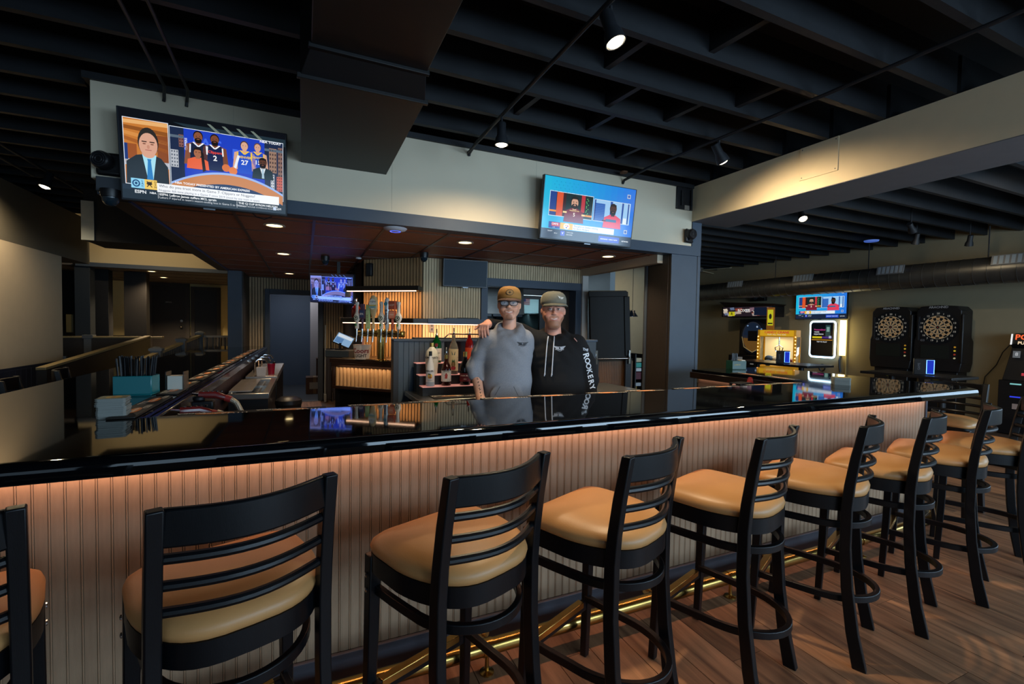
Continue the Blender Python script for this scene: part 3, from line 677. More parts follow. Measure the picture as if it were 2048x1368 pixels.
from mathutils.bvhtree import BVHTree
def surf(me):
    t = BVHTree.FromPolygons([v.co for v in me.vertices], [p.vertices for p in me.polygons])
    return lambda x, z, off=.003: (lambda h: (x, (h[0].y if h[0] else 0)-off, z))(t.ray_cast(Vector((x, -1, z)), Vector((0, 1, 0))))
def cap_mesh(hx, hy, z, yaw0, colf, colb, colbrim, parent, name, rr=(.083, .104), h=.095, label=None, tilt=0):
    """baseball cap; z: rim height"""
    c = E('cap', (hx, hy, z), label=label); c.parent = parent; c.rotation_euler = (R(tilt), 0, R(yaw0)); n = 32; rings = []
    prof = [(1.0, 0), (1.01, .02), (.985, .042), (.90, .064), (.74, .081), (.50, .091), (.25, .0945), (.04, .095)]
    def pt(a, s, zz): return (rr[0]*s*math.cos(a), rr[1]*s*math.sin(a), zz*h/.095+.012*(math.sin(a) < 0)*abs(math.sin(a))*(1-zz/.095))
    for nm, a0, a1, col in (('front_panel', 180, 360, colf), ('mesh_back', 0, 180, colb)):
        b = B(); g = [[pt(R(a0+(a1-a0)*j/16), s, zz) for j in range(17)] for s, zz in prof]; v = [p for q in g for p in q]
        b.add(v, [(i*17+j, i*17+j+1, (i+1)*17+j+1, (i+1)*17+j) for i in range(len(g)-1) for j in range(16)]); o = O(nm, b, col, c, smooth=60)
        md = o.modifiers.new('s', 'SOLIDIFY'); md.thickness = .003
    top = []; bot = []
    for j in range(15):
        a = R(200+140*j/14); u = (j-7)/7; droop = -.020*u*u
        inn = (rr[0]*math.cos(a), rr[1]*math.sin(a), .012+droop*.4); ext = .066*(1-abs(u)**2.6)+.004
        top.append(inn); bot.append((inn[0]*1.06, inn[1]-ext, .004+droop-.014*(1-abs(u))))
    b = B(); v = top+[tuple((Vector(p)+Vector(q))/2+Vector((0, 0, .004))) for p, q in zip(top, bot)]+bot; b.add(v, [(i*15+j, i*15+j+1, (i+1)*15+j+1, (i+1)*15+j) for i in range(2) for j in range(14)])
    o = O('brim', b, colbrim, c, smooth=60); md = o.modifiers.new('s', 'SOLIDIFY'); md.thickness = .005
    O('button', B().ball((0, 0, h), (.007, .007, .004), 8, 5), colbrim, c)
    return c
def wings(p, x, y, s, col, L=1):
    for d in (-1, 1):
        for i in range(4): p.poly([(x+d*s*.06, y+s*(.10-.05*i)), (x+d*s*(.5-.07*i), y+s*(.17-.065*i)), (x+d*s*(.46-.07*i), y+s*(.12-.065*i)), (x+d*s*.06, y+s*(.06-.05*i))], col, L)
    p.text('THE', x, y+s*.08, s*.10, col, L+1, bold=True); p.text('ROOKERY', x, y-s*.10, s*.15, col, L+1, bold=True); p.line([(x-s*.18, y-s*.17), (x, y-s*.23), (x+s*.18, y-s*.17)], s*.025, col, L)
fabg = M('grey_heather_fleece', '8f929a', .95, var=.10, scale=130, bump=.5, bscale=14)
fabk = M('black_fleece', '111114', .9, var=.15, scale=60, bump=.5, bscale=13)
denim = M('dark_denim', '232a3c', .9, var=.1, scale=60)
pinkm = M('braided_white_cord', 'd9dbe4', .8)

# ---- man in grey
pa = (1.345, 3.07)
A = E('tmp', (0, 0, 0)); bpy.data.objects.remove(A)
s = SDF((-.42, -.36, -.01), (.56, .42, 1.78), .0085, ((0, -.085, .11, .0034), (1, -.13, -.04, .0034), (2, 1.5, 1.68, .0034), (2, .86, 1.0, .006)))
head(s, .008, -.01, 1.521, 1.06, .89)
s.cap((.008, .035, 1.40), (.013, .03, 1.55), .055, .047, .015)
s.ell((0, .03, 1.27), (.165, .10, .17), .04).ell((0, .02, 1.05), (.15, .10, .18), .05).ell((0, .03, .90), (.16, .11, .10), .05)
s.chain([(-.15, .02, 1.36), (-.235, .015, 1.165), (-.18, -.14, .965)], [.05, .042, .029], .03)
hand(s, (-.18, -.14, .965), (-.14, -.215, .925), (-.3, -.3, .9), (25, 25, 20), side=1, thumb=1)
s.chain([(.12, .03, 1.35), (.135, .13, 1.29), (.24, .29, 1.23), (.43, .335, 1.2)], [.05, .045, .042, .030], .03)
hand(s, (.43, .335, 1.2), (.51, .33, 1.205), (.1, 1, .1), (10, 12, 8), side=1, thumb=1)
for d in (-1, 1): s.chain([(d*.085, .03, .88), (d*.095, .02, .48), (d*.10, .04, .09)], [.08, .055, .042], .03); s.cap((d*.10, .04, .06), (d*.115, -.09, .04), .04, .032, .02)
man_a = O('person', s.mesh('person', skinm, paint('e8ad90', face_paint(.008, -.01, 1.521, .89, 'b8665a', '4a3426', '7a4a30', 0)), 1), None, loc=(*pa, 0), rot=(0, 0, -24.2), label='man in a grey hoodie, tan cap and glasses, one sleeve pushed up', cat='person')
s = SDF((-.44, -.24, .80), (.52, .46, 1.53), .0075)
s.ell((0, .015, 1.275), (.187, .125, .17), .05).ell((0, .0, 1.08), (.183, .135, .20), .06).ell((0, .01, .93), (.182, .135, .10), .05)
s.cap((-.125, .02, 1.385), (.115, .02, 1.395), .064, None, .05)
s.chain([(-.15, .015, 1.365), (-.195, .015, 1.28), (-.237, .005, 1.175), (-.235, -.03, 1.125)], [.068, .062, .056, .050], .03)
for i in range(4): s.cap((-.275+.006*i, -.03-.006*i, 1.17-.02*i), (-.195+.004*i, -.045-.006*i, 1.155-.02*i), .016, None, .012)
s.chain([(.125, .03, 1.365), (.135, .13, 1.29), (.24, .29, 1.23), (.43, .335, 1.2)], [.07, .062, .056, .045], .03)
for i in range(16):
    a = 2*math.pi*i/16; dz = -.085*max(0, -math.sin(a))**1.6+.03*max(0, math.sin(a)); s.ell((.012+.083*math.cos(a), .03+.086*math.sin(a)*(1.12 if math.sin(a) < 0 else 1), 1.462+dz), (.027, .026, .028), .02)
s.ell((.01, .115, 1.40), (.10, .05, .075), .04)
s.ell((0, -.125, .985), (.12, .025, .09), .02)
hood = O('hoodie', s.mesh('hoodie', fabg, None, 2, .0032), None, man_a, label='grey heather hooded sweatshirt'); fA = surf(hood.data)
lp = P(); wings(lp, 0, 0, .085, '15161a'); lp.obj('chest_logo', pmat, hood, loc=(0, 0, 0), rot=(0, 0, 0), warp=lambda p: fA(.108+p[0], 1.352+p[1], .002+p[2]))
for q in ([(-.11, .90), (-.105, .95), (-.075, 1.0), (-.045, 1.055)], [(.11, .90), (.105, .95), (.078, 1.0), (.05, 1.055)]):
    O('pocket_seam', B().tube([fA(x, z, .0) for x, z in q], .003, 5), M('grey_seam', '6f727a', .9), hood)
tp = P(); 
for i in range(7): tp.text('RVSTNAK'[i], 0, .066-.022*i, .02, '1d1a1c', rot=-60, bold=True)
fa2 = surf(man_a.data); tp.obj('tattoo', pmat, man_a, rot=(0, 0, 0), warp=lambda p: fa2(-.196+p[0]*.8+(p[1])*-.3, 1.055+p[1], .001))
cp = cap_mesh(.008, 0, 1.662, 2, M('tan_cap', 'a3763c', .8, var=.06), M('dark_cap_mesh', '2b2420', .9), M('brown_brim', '5c4236', .8), man_a, 'cap', label='tan trucker cap with brown brim and round patch', rr=(.086, .105), h=.103)
pp_ = P(); pp_.ell(0, 0, .026, .021, '2e2118', 1, 24); pp_.ell(0, 0, .023, .018, 'b18347', 2, 24); pp_.poly([(-.013, -.003), (-.003, .002), (0, .010), (.003, .002), (.013, -.003), (.004, -.003), (0, -.010), (-.004, -.003)], '2e2118', 3)
pp_.obj('patch', pmat, cp, rot=(0, 0, 0), warp=lambda p: (p[0], -.107+.0025*abs(p[0])/.02-p[2]*1.0-.004+max(0, p[1])*.25, .052+p[1]))
gl = O('glasses', B().tube([(-.058+.026+.0255*math.cos(a)*(1.05), -.111+.004*abs(math.cos(a)), .0175*math.copysign(abs(math.sin(a))**.8, math.sin(a))) for a in [2*math.pi*i/18 for i in range(18)]], .0026, 6, True).tube([(.032+.0255*math.cos(a)*1.05, -.111+.004*abs(math.cos(a)), .0175*math.copysign(abs(math.sin(a))**.8, math.sin(a))) for a in [2*math.pi*i/18 for i in range(18)]], .0026, 6, True).tube([(-.007, -.112, .006), (0, -.116, .009), (.007, -.112, .006)], .0022, 6).tube([(-.059, -.108, .008), (-.079, -.06, .010), (-.081, .01, .006)], .0023, 6).tube([(.059, -.108, .008), (.079, -.06, .010), (.081, .01, .006)], .0023, 6), M('dark_frames', '191717', .3), man_a, loc=(.008, -.008, 1.637))
for d in (-1, 1): O('lens', B().layers([[(d*.032+.0255*s_*math.cos(a), y, .017*s_*math.copysign(abs(math.sin(a))**.8, math.sin(a))) for a in [2*math.pi*i/18 for i in range(18)]] for s_, y in ((1, -.1095), (1, -.1115))]), M('lens_glass', 'dfe6ee', .04, alpha=.16), gl)
O('trousers', SDF((-.25, -.2, .06), (.25, .25, 1.0), .009).ell((0, .02, .93), (.165, .115, .07), .05).chain([(-.085, .03, .90), (-.095, .02, .48), (-.10, .04, .09)], [.098, .072, .065], .04).chain([(.085, .03, .90), (.095, .02, .48), (.10, .04, .09)], [.098, .072, .065], .04).mesh('trousers', denim, None, 1), None, man_a)
for d in (-1, 1): O('shoe', SDF((-.3, -.25, -.012), (.3, .2, .2), .008).cap((d*.10, .06, .05), (d*.115, -.10, .042), .05, .042, .02).mesh('shoe', M('dark_shoe', '1b1b1d', .6), None, 1), None, man_a)

# ---- man in black
pb_ = (1.741, 3.05)
s = SDF((-.66, -.34, -.01), (.42, .34, 1.76), .0085, ((0, -.125, .065, .0034), (0, -.60, -.46, .005), (1, -.26, -.04, .0042), (2, 1.37, 1.445, .006), (2, 1.445, 1.66, .0034)))
hz = 1.474
head(s, -.03, -.012, hz, 1.17, 1.0)
s.ell((-.03, -.045, hz+.012), (.052, .050, .030), .02)
s.cap((-.02, .04, 1.36), (-.03, .026, 1.52), .066, .058, .02)
s.ell((0, .03, 1.23), (.18, .12, .17), .04).ell((0, .02, 1.03), (.175, .13, .18), .05).ell((0, .03, .88), (.17, .12, .10), .05)
s.chain([(.17, .03, 1.33), (.25, .045, 1.09), (.245, -.03, .86)], [.06, .05, .032], .03)
hand(s, (.245, -.03, .86), (.24, -.045, .78), (1, 0, 0), (20, 25, 20), side=1, thumb=1)
s.chain([(-.17, .03, 1.36), (-.385, .045, 1.455), (-.515, -.115, 1.492)], [.06, .048, .03], .03)
hand(s, (-.516, -.118, 1.492), (-.540, -.196, 1.478), (-.15, -.42, .9), (52, 22, 12), r=.0098, side=1, thumb=1)
for d in (-1, 1): s.chain([(d*.095, .03, .86), (d*.105, .02, .46), (d*.11, .04, .09)], [.09, .06, .045], .03); s.cap((d*.11, .04, .06), (d*.125, -.09, .04), .042, .034, .02)
man_b = O('person', s.mesh('person', skinm, paint('e6a288', face_paint(-.03, -.012, hz, 1.0, 'c06a60', '6e4b36', '8f6446', .78, .8, 'd07866')), 1), None, loc=(*pb_, 0), rot=(0, 0, -24.2), label='bearded man in a black hoodie and grey cap, arm round his neighbour', cat='person')
s = SDF((-.60, -.26, .76), (.44, .36, 1.53), .0075)
s.ell((.0, .01, 1.225), (.218, .15, .175), .05).ell((0, -.01, 1.03), (.212, .165, .20), .06).ell((0, .0, .88), (.205, .155, .10), .05)
s.cap((-.13, .025, 1.36), (.145, .025, 1.345), .075, None, .05)
s.chain([(.155, .025, 1.335), (.228, .035, 1.20), (.258, .04, 1.08), (.25, -.03, .87)], [.083, .074, .068, .052], .03)
s.chain([(-.15, .03, 1.365), (-.27, .045, 1.425), (-.385, .045, 1.455), (-.495, -.09, 1.492)], [.085, .07, .062, .043], .03)
for i in range(16):
    a = 2*math.pi*i/16; dz = -.06*max(0, -math.sin(a))**1.6+.035*max(0, math.sin(a)); s.ell((-.022+.095*math.cos(a), .035+.094*math.sin(a)*(1.1 if math.sin(a) < 0 else 1), 1.415+dz), (.029, .028, .030), .02)
s.ell((-.01, .125, 1.38), (.11, .055, .085), .04)
hoodb = O('hoodie', s.mesh('hoodie', fabk, None, 2, .0035), None, man_b, label='black hooded sweatshirt with white lettering'); fB = surf(hoodb.data)
lp = P(); wings(lp, 0, 0, .092, 'd6dbe6'); lp.obj('chest_logo', pmat, hoodb, rot=(0, 0, 0), warp=lambda p: fB(.012+p[0], 1.322+p[1], .002+p[2]))
lp = P(); word = 'ROOKERY'
def sleeve(t): return (.208+.092*t-.02*t*t, 1.30-.335*t)
for i, ch in enumerate('ROOKERY'):
    x, z = sleeve(.10+i*.118); lp.text(ch, x, z, .056 if i else .066, 'e6eaf2', rot=-76+i*1.5, bold=True)
x, z = sleeve(-.03); lp.text('THE', x+.008, z, .026, 'e6eaf2', rot=-12, bold=True)
lp.obj('sleeve_print', pmat, hoodb, rot=(0, 0, 0), warp=lambda p: fB(p[0], p[1], .0025))
for x0, x1, n_ in ((-.068, -.095, 0), (-.022, -.045, 0)):
    pts = [fB(x0+(x1-x0)*t**.6, 1.405-.27*t, .005) for t in [i/10 for i in range(11)]]
    O('drawstring', B().tube(pts, .0042, 7).tube([pts[-1], (pts[-1][0]-.004, pts[-1][1], pts[-1][2]-.018)], [.0065, .003], 7), pinkm, hoodb)
O('shoulder_tag', B().tube([fB(.125+.02*i/4, 1.395-.006*i, .006) for i in range(5)], .004, 6), M('pink_tag', 'd9a49a', .7), hoodb)
cp = cap_mesh(-.03, -.002, hz+.165, 12, M('grey_khaki_cap', '77766a', .85, var=.08, scale=60), M('cream_cap_mesh', 'b5ab8f', .9), M('grey_brim', '6a6a60', .85), man_b, 'cap', rr=(.096, .112), h=.106, label='grey khaki trucker cap with cream mesh back')
pq = P(); wings(pq, 0, 0, .05, 'f0f0ea'); pq.obj('logo', pmat, cp, rot=(0, 0, 0), warp=lambda p: (.022+p[0], -.112-.005-p[2]+max(0, p[1]+.01)*.25+abs(p[0]+.022)*.12, .052+p[1]-p[0]*.25))
O('trousers', SDF((-.28, -.25, .06), (.28, .28, 1.0), .009).ell((0, .01, .90), (.185, .14, .07), .05).chain([(-.095, .03, .88), (-.105, .02, .46), (-.11, .04, .09)], [.108, .078, .068], .04).chain([(.095, .03, .88), (.105, .02, .46), (.11, .04, .09)], [.108, .078, .068], .04).mesh('trousers', denim, None, 1), None, man_b)
for d in (-1, 1): O('shoe', SDF((-.3, -.25, -.012), (.3, .2, .2), .008).cap((d*.11, .06, .05), (d*.125, -.10, .042), .052, .044, .02).mesh('shoe', MATS['dark_shoe'], None, 1), None, man_b)
# ================================================================ BACK BAR
# kitchen pass-through window in the slatted wall
kw = E('window_6', (2.845, 5.655, 0), kind='structure')
O('frame_head', B().box(-.76, -.03, 2.0, .76, .15, 2.105), navy, kw, bevel=.003)
O('frame_side', B().box(-.76, -.03, 1.0, -.67, .15, 2.0), navy, kw, bevel=.003)
O('frame_side', B().box(.665, -.03, 1.0, .76, .15, 2.0), navy, kw, bevel=.003)
O('sill', B().box(-.76, -.05, .98, .76, .16, 1.02), navy, kw, bevel=.003)
O('wall_kitchen', B().box(1.4, 8.4, 0, 4.72, 8.5, 2.7).box(1.4, 5.82, 0, 1.5, 8.4, 2.7).box(4.62, 6.35, 0, 4.72, 8.4, 2.7), M('kitchen_wall', '98a3a8', .6), kind='structure')
O('ceiling_kitchen', B().box(1.4, 5.82, 2.6, 4.72, 8.5, 2.68), M('kitchen_ceiling', 'a9aeb2', .7), kind='structure')
kh = E('range_hood', (2.75, 7.0, 1.55), label='brushed steel range hood seen through the kitchen window', cat='hood')
O('canopy', B().layers([[(-.45, -.35, .12), (.45, -.35, .12), (.45, .35, .12), (-.45, .35, .12)], [(-.45, -.3, .55), (.45, -.3, .55), (.45, .35, .55), (-.45, .35, .55)]]), steel, kh, bevel=.004)
for i in range(5): O('baffle', B().box(-.43+i*.175, -.33, .085, -.43+i*.175+.15, -.29, .12), M('hood_baffle', '42464a', .4, .6), kh)
fg = E('glass_door_cooler', (3.95, 7.55, 0), label='two-door glass cooler with flag stickers, beyond the kitchen window', cat='cooler')
O('cabinet', B().box(-.62, -.05, 0, .62, .6, .1).box(-.62, -.05, .1, -.56, .6, 2.12).box(.56, -.05, .1, .62, .6, 2.12).box(-.56, .54, .1, .56, .6, 2.12).box(-.62, -.05, 2.05, .62, .6, 2.2), blackm, fg)
for i, x in enumerate((-.28, .28)):
    d = O('door', B().box(x-.28, -.1, .12, x-.22, -.052, 2.04).box(x+.22, -.1, .12, x+.28, -.052, 2.04).box(x-.22, -.1, 1.98, x+.22, -.052, 2.04).box(x-.22, -.1, .12, x+.22, -.052, .2), blackm, fg)
    O('pane', B().box(x-.22, -.085, .2, x+.22, -.078, 1.98), M('cooler_glass', 'cfe4ea', .05, trans=1, ior=1.1), d)
    p = P(); p.rect(-.075, -.05, .075, .05, 'e8e4e4', 1)
    for k in range(4): p.rect(-.075, -.05+k*.0286, .075, -.05+k*.0286+.0143, 'b04a52', 2)
    p.rect(-.075, 0, -.005, .05, '36427e', 3); p.rect(-.075, -.066, .075, -.053, 'e8e4e4', 1); p.obj('flag_sticker', pmat, d, loc=(x-.06 if i == 0 else x+.1, -.104, 1.93))
    for z in (.6, 1.0, 1.4, 1.72): O('shelf', B().box(x-.27, .0, z, x+.27, .5, z+.015), steel, fg)
O('interior_lamp', B().box(-.5, .0, 2.03, .5, .04, 2.045), M('cooler_lamp', 'ffffff', .5, emit='cfe8f2', es=12), fg)
O('liner', B().box(-.555, .50, .1, .555, .535, 2.04), M('cooler_liner', 'cfe0e2', .5), fg)
area('cooler_light', (3.95, 7.62, 1.98), (3.95, 8.0, .9), 1.0, .03, 7, (.75, .95, 1))
area('kitchen_lamp', (3.0, 7.0, 2.55), (3.0, 7.0, 0), 1.6, .5, 22, (.75, .9, 1))
# shelves with LED edge
shm = M('black_shelf', '15120f', .45, var=.1); 
def led_shelf(name, path, zb, h, depth_pts, label, mat=shm):
    t = E(name, (path[0][0], path[0][1], zb), label=label, cat='shelf')
    o = path[0]; O('board', B().prism([(x-o[0], y-o[1]) for x, y in depth_pts], 0, h), mat, t, bevel=.003); return t, o
s1, o1 = led_shelf('wall_shelf', [(.5, 6.0)], 1.885, .055, [(.46, 6.02), (1.22, 5.42), (1.325, 5.63), (.71, 6.235)], 'short black LED-edged shelf on the diagonal slat wall, above the beer taps')
O('led_edge', B().sweep([(.47-.5, 6.03-6.0, -.006), (.56-.5, 5.965-6, -.006), (1.20-.5, 5.45-6.0, -.006)], .012, .010), ledm, s1)
O('wall_bracket', B().box(-.04, .02, -.075, .02, .1, .055), shm, s1)
s2, o2 = led_shelf('wall_shelf', [(.45, 6.0)], 1.497, .058, [(.40, 6.0), (1.16, 5.40), (1.16+.2, 5.40), (2.06, 5.40), (2.06, 5.64), (1.34, 5.64), (.715, 6.235), (.55, 6.235)], 'long black LED-edged shelf running behind the beer taps to the kitchen window')
O('edge_trim', B().box(1.33-.45, 5.388-6.0, -.002, 2.06-.45, 5.40-6.0, .06), navy, s2)
O('led_edge', B().sweep([(.43-.45, 6.0-6.0, -.005), (1.17-.45, 5.415-6, -.005), (2.05-.45, 5.415-6, -.005)], .012, .010), ledm, s2)
area('shelf_led_a', (.86, 5.73, 1.872), (1.02, 5.92, 1.3), .85, .02, 6.5, (1, .55, .22), 170).rotation_euler.rotate_axis('Z', 0)
area('shelf_led_b', (1.62, 5.44, 1.48), (1.62, 5.64, 1.2), .86, .02, 4, (1, .55, .25), 170)
area('shelf_led_c', (.82, 5.72, 1.48), (1.0, 5.9, 1.1), .8, .02, 5, (1, .55, .22), 170)
O('tray', B().box(-.21, -.07, 0, .21, .07, .014).box(-.05, -.05, .014, .2, .05, .02), M('dark_tray', '131314', .4), loc=(1.78, 5.5, 1.556), label='flat black tray lying on the long LED shelf', cat='tray', bevel=.003)
wo = E('power_outlet', (1.44, 5.64, 1.45), label='small wall outlet under the long LED shelf', cat='outlet')
O('plate', B().box(-.03, -.01, -.06, .03, .0, .06), M('outlet_plate', '6d655f', .4), wo, bevel=.003)
for z in (-.022, .022): O('socket', B().box(-.012, -.013, z-.014, .012, -.0095, z+.014), blackm, wo)
ws = E('wall_speaker', (.775, 6.165, 2.09), rz=-44, label='small black wall speaker on the diagonal slat wall', cat='speaker')
O('housing', B().box(-.04, -.05, 0, .04, .0, .165), blackm, ws, bevel=.008); O('grille', B().box(-.032, -.053, .01, .032, -.0495, .15), M('speaker_grille', '202022', .8), ws)

# draft counter, set diagonally
dc = E('draft_counter', (.59, 5.417, 0), rz=-44.2, label='diagonal back-bar counter with fluted copper front carrying the beer tower', cat='counter')
darkwood = M('dark_counter_wood', '2a1b14', .3, var=.2, scale=8, coat=.3)
O('body', B().box(-.42, .06, 0, .43, .5, 1.03), blackm, dc)
O('counter_slab', B().box(-.455, -.0, 1.03, .44, .56, 1.08), darkwood, dc, bevel=.006)
O('panel_frame', B().box(-.42, .0, .985, .43, .06, 1.03).box(-.42, .0, .73, .43, .06, .765).box(-.42, 0, .765, -.385, .06, .985), darkwood, dc, bevel=.004)
fl_m = M('copper_flute', 'c99e6e', .45, .15, var=.12, scale=6, stretch=(8, 8, 1))
fme = B().layers([[(.0265*math.cos(R(180+180*j/8)), .03+.022*math.sin(R(180+180*j/8)), z) for j in range(9)]+[(.0265, .04, z), (-.0265, .04, z)] for z in (.765, .985)]).mesh('flute')
fix_normals(fme); fme.shade_smooth(); fme.set_sharp_from_angle(angle=R(50)); fme.materials.append(fl_m)
for i in range(15): O('flute', fme, None, dc, loc=(-.358+i*.0535, 0, 0))
area('flute_led', (.63, 5.33, 1.02), (.70, 5.5, .8), .8, .012, 1.2, (1, .72, .48), 170).rotation_euler = (R(-12), 0, R(-44.2))
for x in (-.2, .12): O('lower_door', B().box(x-.15, .05, .1, x+.15, .06, .7), M('black_door', '0d0d0f', .3), dc, bevel=.003)
O('wood_shelf_strip', B().box(-.30, .015, 1.0805, .38, .09, 1.086), M('drip_tray', '8a6f4d', .3, .7), dc)
for z in (.95, .86, .62): O('door_hinge', B().cyl((-.432, .03, z-.05), (-.432, .03, z+.05), .012, n=10), chrome, dc)
# beer tower
bt_ = E('beer_tower', (.76, 5.15, 1.08), rz=-44.2, label='brass T-shaped beer tower with eight taps on the diagonal counter', cat='beer tower')
O('column', B().lathe([(.06, .0), (.06, .012), (.041, .022), (.041, .26), (.046, .265), (.046, .345), (.035, .352)], 22), brass, bt_)
O('manifold', B().box(-.29, -.033, .262, .29, .033, .33), brass, bt_, bevel=.014, seg=3)
bp = P(); bp.text('Coors Banquet', -.14, 0, .04, '5b3a10', bold=True); bp.text('Brewmaster', .15, 0, .04, '5b3a10', bold=True); bp.obj('manifold_print', pmat, bt_, loc=(0, -.0345, .296))
hcol = ['e9e6dc', '8c4a52', 'a9c48a', 'f2ead6', 'e9e6dc', 'e6edf0', 'b5483c', 'e9e6dc']
hx = [-.265, -.192, -.12, -.052, .05, .12, .19, .262]
def handle(i):
    white = M('tap_white', 'e9e6dc', .35)
    if i in (0, 4, 7):
        g = [(.0, 0), (.024, .002), (.026, .04), (.017, .07), (.040, .105), (.043, .13), (.032, .155), (.020, .175), (.019, .25), (.026, .27), (.024, .288), (.002, .295)]
        b = B().layers([[(r*math.cos(2*math.pi*j/14), .45*r*math.sin(2*math.pi*j/14), z) for j in range(14)] for r, z in g]); m = white
    elif i == 3:
        g = [(.018, 0), (.026, .02), (.015, .06), (.017, .12), (.035, .17), (.050, .23), (.053, .28), (.042, .335), (.015, .36)]
        b = B().layers([[(r*math.cos(2*math.pi*j/16), .32*r*math.sin(2*math.pi*j/16), z) for j in range(16)] for r, z in g]); m = M('paddle_wood', 'dcc191', .5)
    elif i == 5:
        g = [(.014, 0), (.02, .02), (.025, .1), (.030, .22), (.030, .29), (.024, .32), (.006, .335)]
        b = B().layers([[(r*math.cos(2*math.pi*j/14), .8*r*math.sin(2*math.pi*j/14), z) for j in range(14)] for r, z in g]); m = M('tap_silver', 'cfd8da', .25, .3)
    elif i == 6: b = B().cyl((0, 0, 0), (0, 0, .12), .012, .016, 12).box(-.034, -.018, .11, .034, .018, .20).box(-.04, -.02, .21, .04, .02, .30); m = M('tap_rust', 'b3563e', .5)
    elif i == 1: b = B().cyl((0, 0, 0), (0, 0, .11), .01, .014, 12).box(-.033, -.016, .11, .033, .016, .21).box(-.022, -.014, .21, .022, .014, .27); m = M('tap_plum', '5c4258', .5)
    else: b = B().box(-.022, -.012, .0, .022, .012, .26); m = M('tap_green', 'a7c487', .5)
    return b, m
for i in range(8):
    x = hx[i]
    f = O('tap', B().cyl((x, -.03, .30), (x, -.075, .305), .011, n=10).cyl((x, -.07, .345), (x, -.07, .275), .012, .010, 10).cyl((x, -.072, .28), (x, -.082, .205), .008, n=10), chrome, bt_)
    b, m = handle(i); h = O('tap_handle', b, m, f, loc=(x, -.068, .345), bevel=.003 if i in (1, 2, 6) else 0)
    p = P()
    if i in (0, 4, 7): p.ell(0, .118, .028, .025, '2a5a44', 1, 18); p.ell(0, .118, .019, .016, 'e9e6dc', 2); p.ell(.0, .12, .010, .011, '1e2a26', 3); p.ell(0, .045, .011, .016, '3f8a50', 1); p.text('RED BRICK', 0, .225, .018, '333', 1, rot=90) if False else p.text('ALE HOUSE', 0, .222, .016, '3b403c', 1, rot=90)
    elif i == 3: p.ell(0, .268, .043, .058, 'f4f0e2', 1, 24); p.rect(-.045, .248, .045, .258, 'e2c13c', 2); p.rect(-.042, .225, .042, .246, '8fbfc0', 2); p.text('Longhaul', 0, .295, .026, '4a4a7a', 3); p.text('LAGER', 0, .236, .016, '2e5a66', 3)
    elif i == 5: p.text('Coors', 0, .13, .062, '3a2740', 1, rot=90, bold=True); p.ell(0, .27, .022, .02, '3a8aa0', 1)
    elif i == 6: p.rect(-.032, .12, .032, .19, 'd98e72', 1); p.text('AMBER', 0, .155, .018, 'fff', 2) if False else p.text('AMBER', 0, .155, .018, 'f4e6da', 2); p.text('HOP', 0, .255, .03, 'f4e0d0', 1)
    elif i == 1: p.rect(-.03, .125, .03, .2, '3b4a72', 1); p.text('IPA', 0, .16, .032, 'f0e6e6', 2, bold=True)
    else: p.rect(-.02, .02, .02, .2, 'c2d6a0', 1); p.text('CIDER', 0, .11, .034, '52703c', 2, rot=90)
    y = {0: -.0195, 4: -.0195, 7: -.0195, 3: -.0175, 5: -.0245, 6: -.0208, 1: -.0168, 2: -.0125}[i]
    p.obj('handle_print', pmat, h, loc=(0, y, 0))
# beer bucket and register
bk = E('ice_bucket', (.60, 5.47, 1.081), rz=-20, label='white metal beer bucket printed in red on the draft counter', cat='bucket')
wm = M('white_enamel', 'd8cfc9', .35)
O('pail', B().layers([[(r*math.cos(2*math.pi*j/22), r*math.sin(2*math.pi*j/22), z) for j in range(22)] for r, z in ((.078, 0), (.098, .16), (.102, .163), (.094, .163), (.075, .01))]), wm, bk, smooth=40)
p = P(); p.text('Coors', 0, .095, .075, '8c2f34', bold=True); p.text('LIGHT', .0, .04, .05, '3a3436', bold=True); p.obj('bucket_print', pmat, bk, rot=(0, 0, 0), warp=lambda q: ((.082+.125*q[1]+.0012)*math.sin(q[0]/.09), -(.0785+.125*q[1]+.0012)*math.cos(q[0]/.09), q[1]))
O('bottle_neck', B().cyl((.0, .01, .05), (.005, .01, .24), .012, n=10), M('pink_bottle', 'd49a86', .3), bk)
cd = E('cash_drawer', (.36, 5.78, 1.081), rz=-44, label='dark slate cash drawer on the draft counter', cat='cash drawer')
O('case', B().box(-.17, -.02, 0, .17, .26, .085), M('drawer_slate', '2b3238', .45), cd, bevel=.004); O('drawer_front', B().box(-.165, -.025, .008, .165, -.0205, .078), M('drawer_front', '39434a', .4), cd)
ps = E('pos_tablet', (.39, 5.84, 1.168), rz=-25, label='tilted point-of-sale tablet standing on the cash drawer', cat='tablet')
O('stand', B().box(-.05, -.03, 0, .05, .06, .012).box(-.012, -.01, .01, .012, .01, .08), blackm, ps)
tb = O('tablet', B().box(-.11, -.006, 0, .11, .006, .16), blackm, ps, loc=(0, -.0, .05), rot=(-32, 22, 0), bevel=.004)
p = P(); p.rect(-.1, .012, .1, .148, '8fb4d8', 1); p.rect(-.09, .1, .09, .14, 'dfe9f2', 2); p.rect(-.09, .02, 0, .09, '5d86b4', 2); p.obj('screen', print_mat('screen_dim', .8), tb, loc=(0, -.0065, 0))

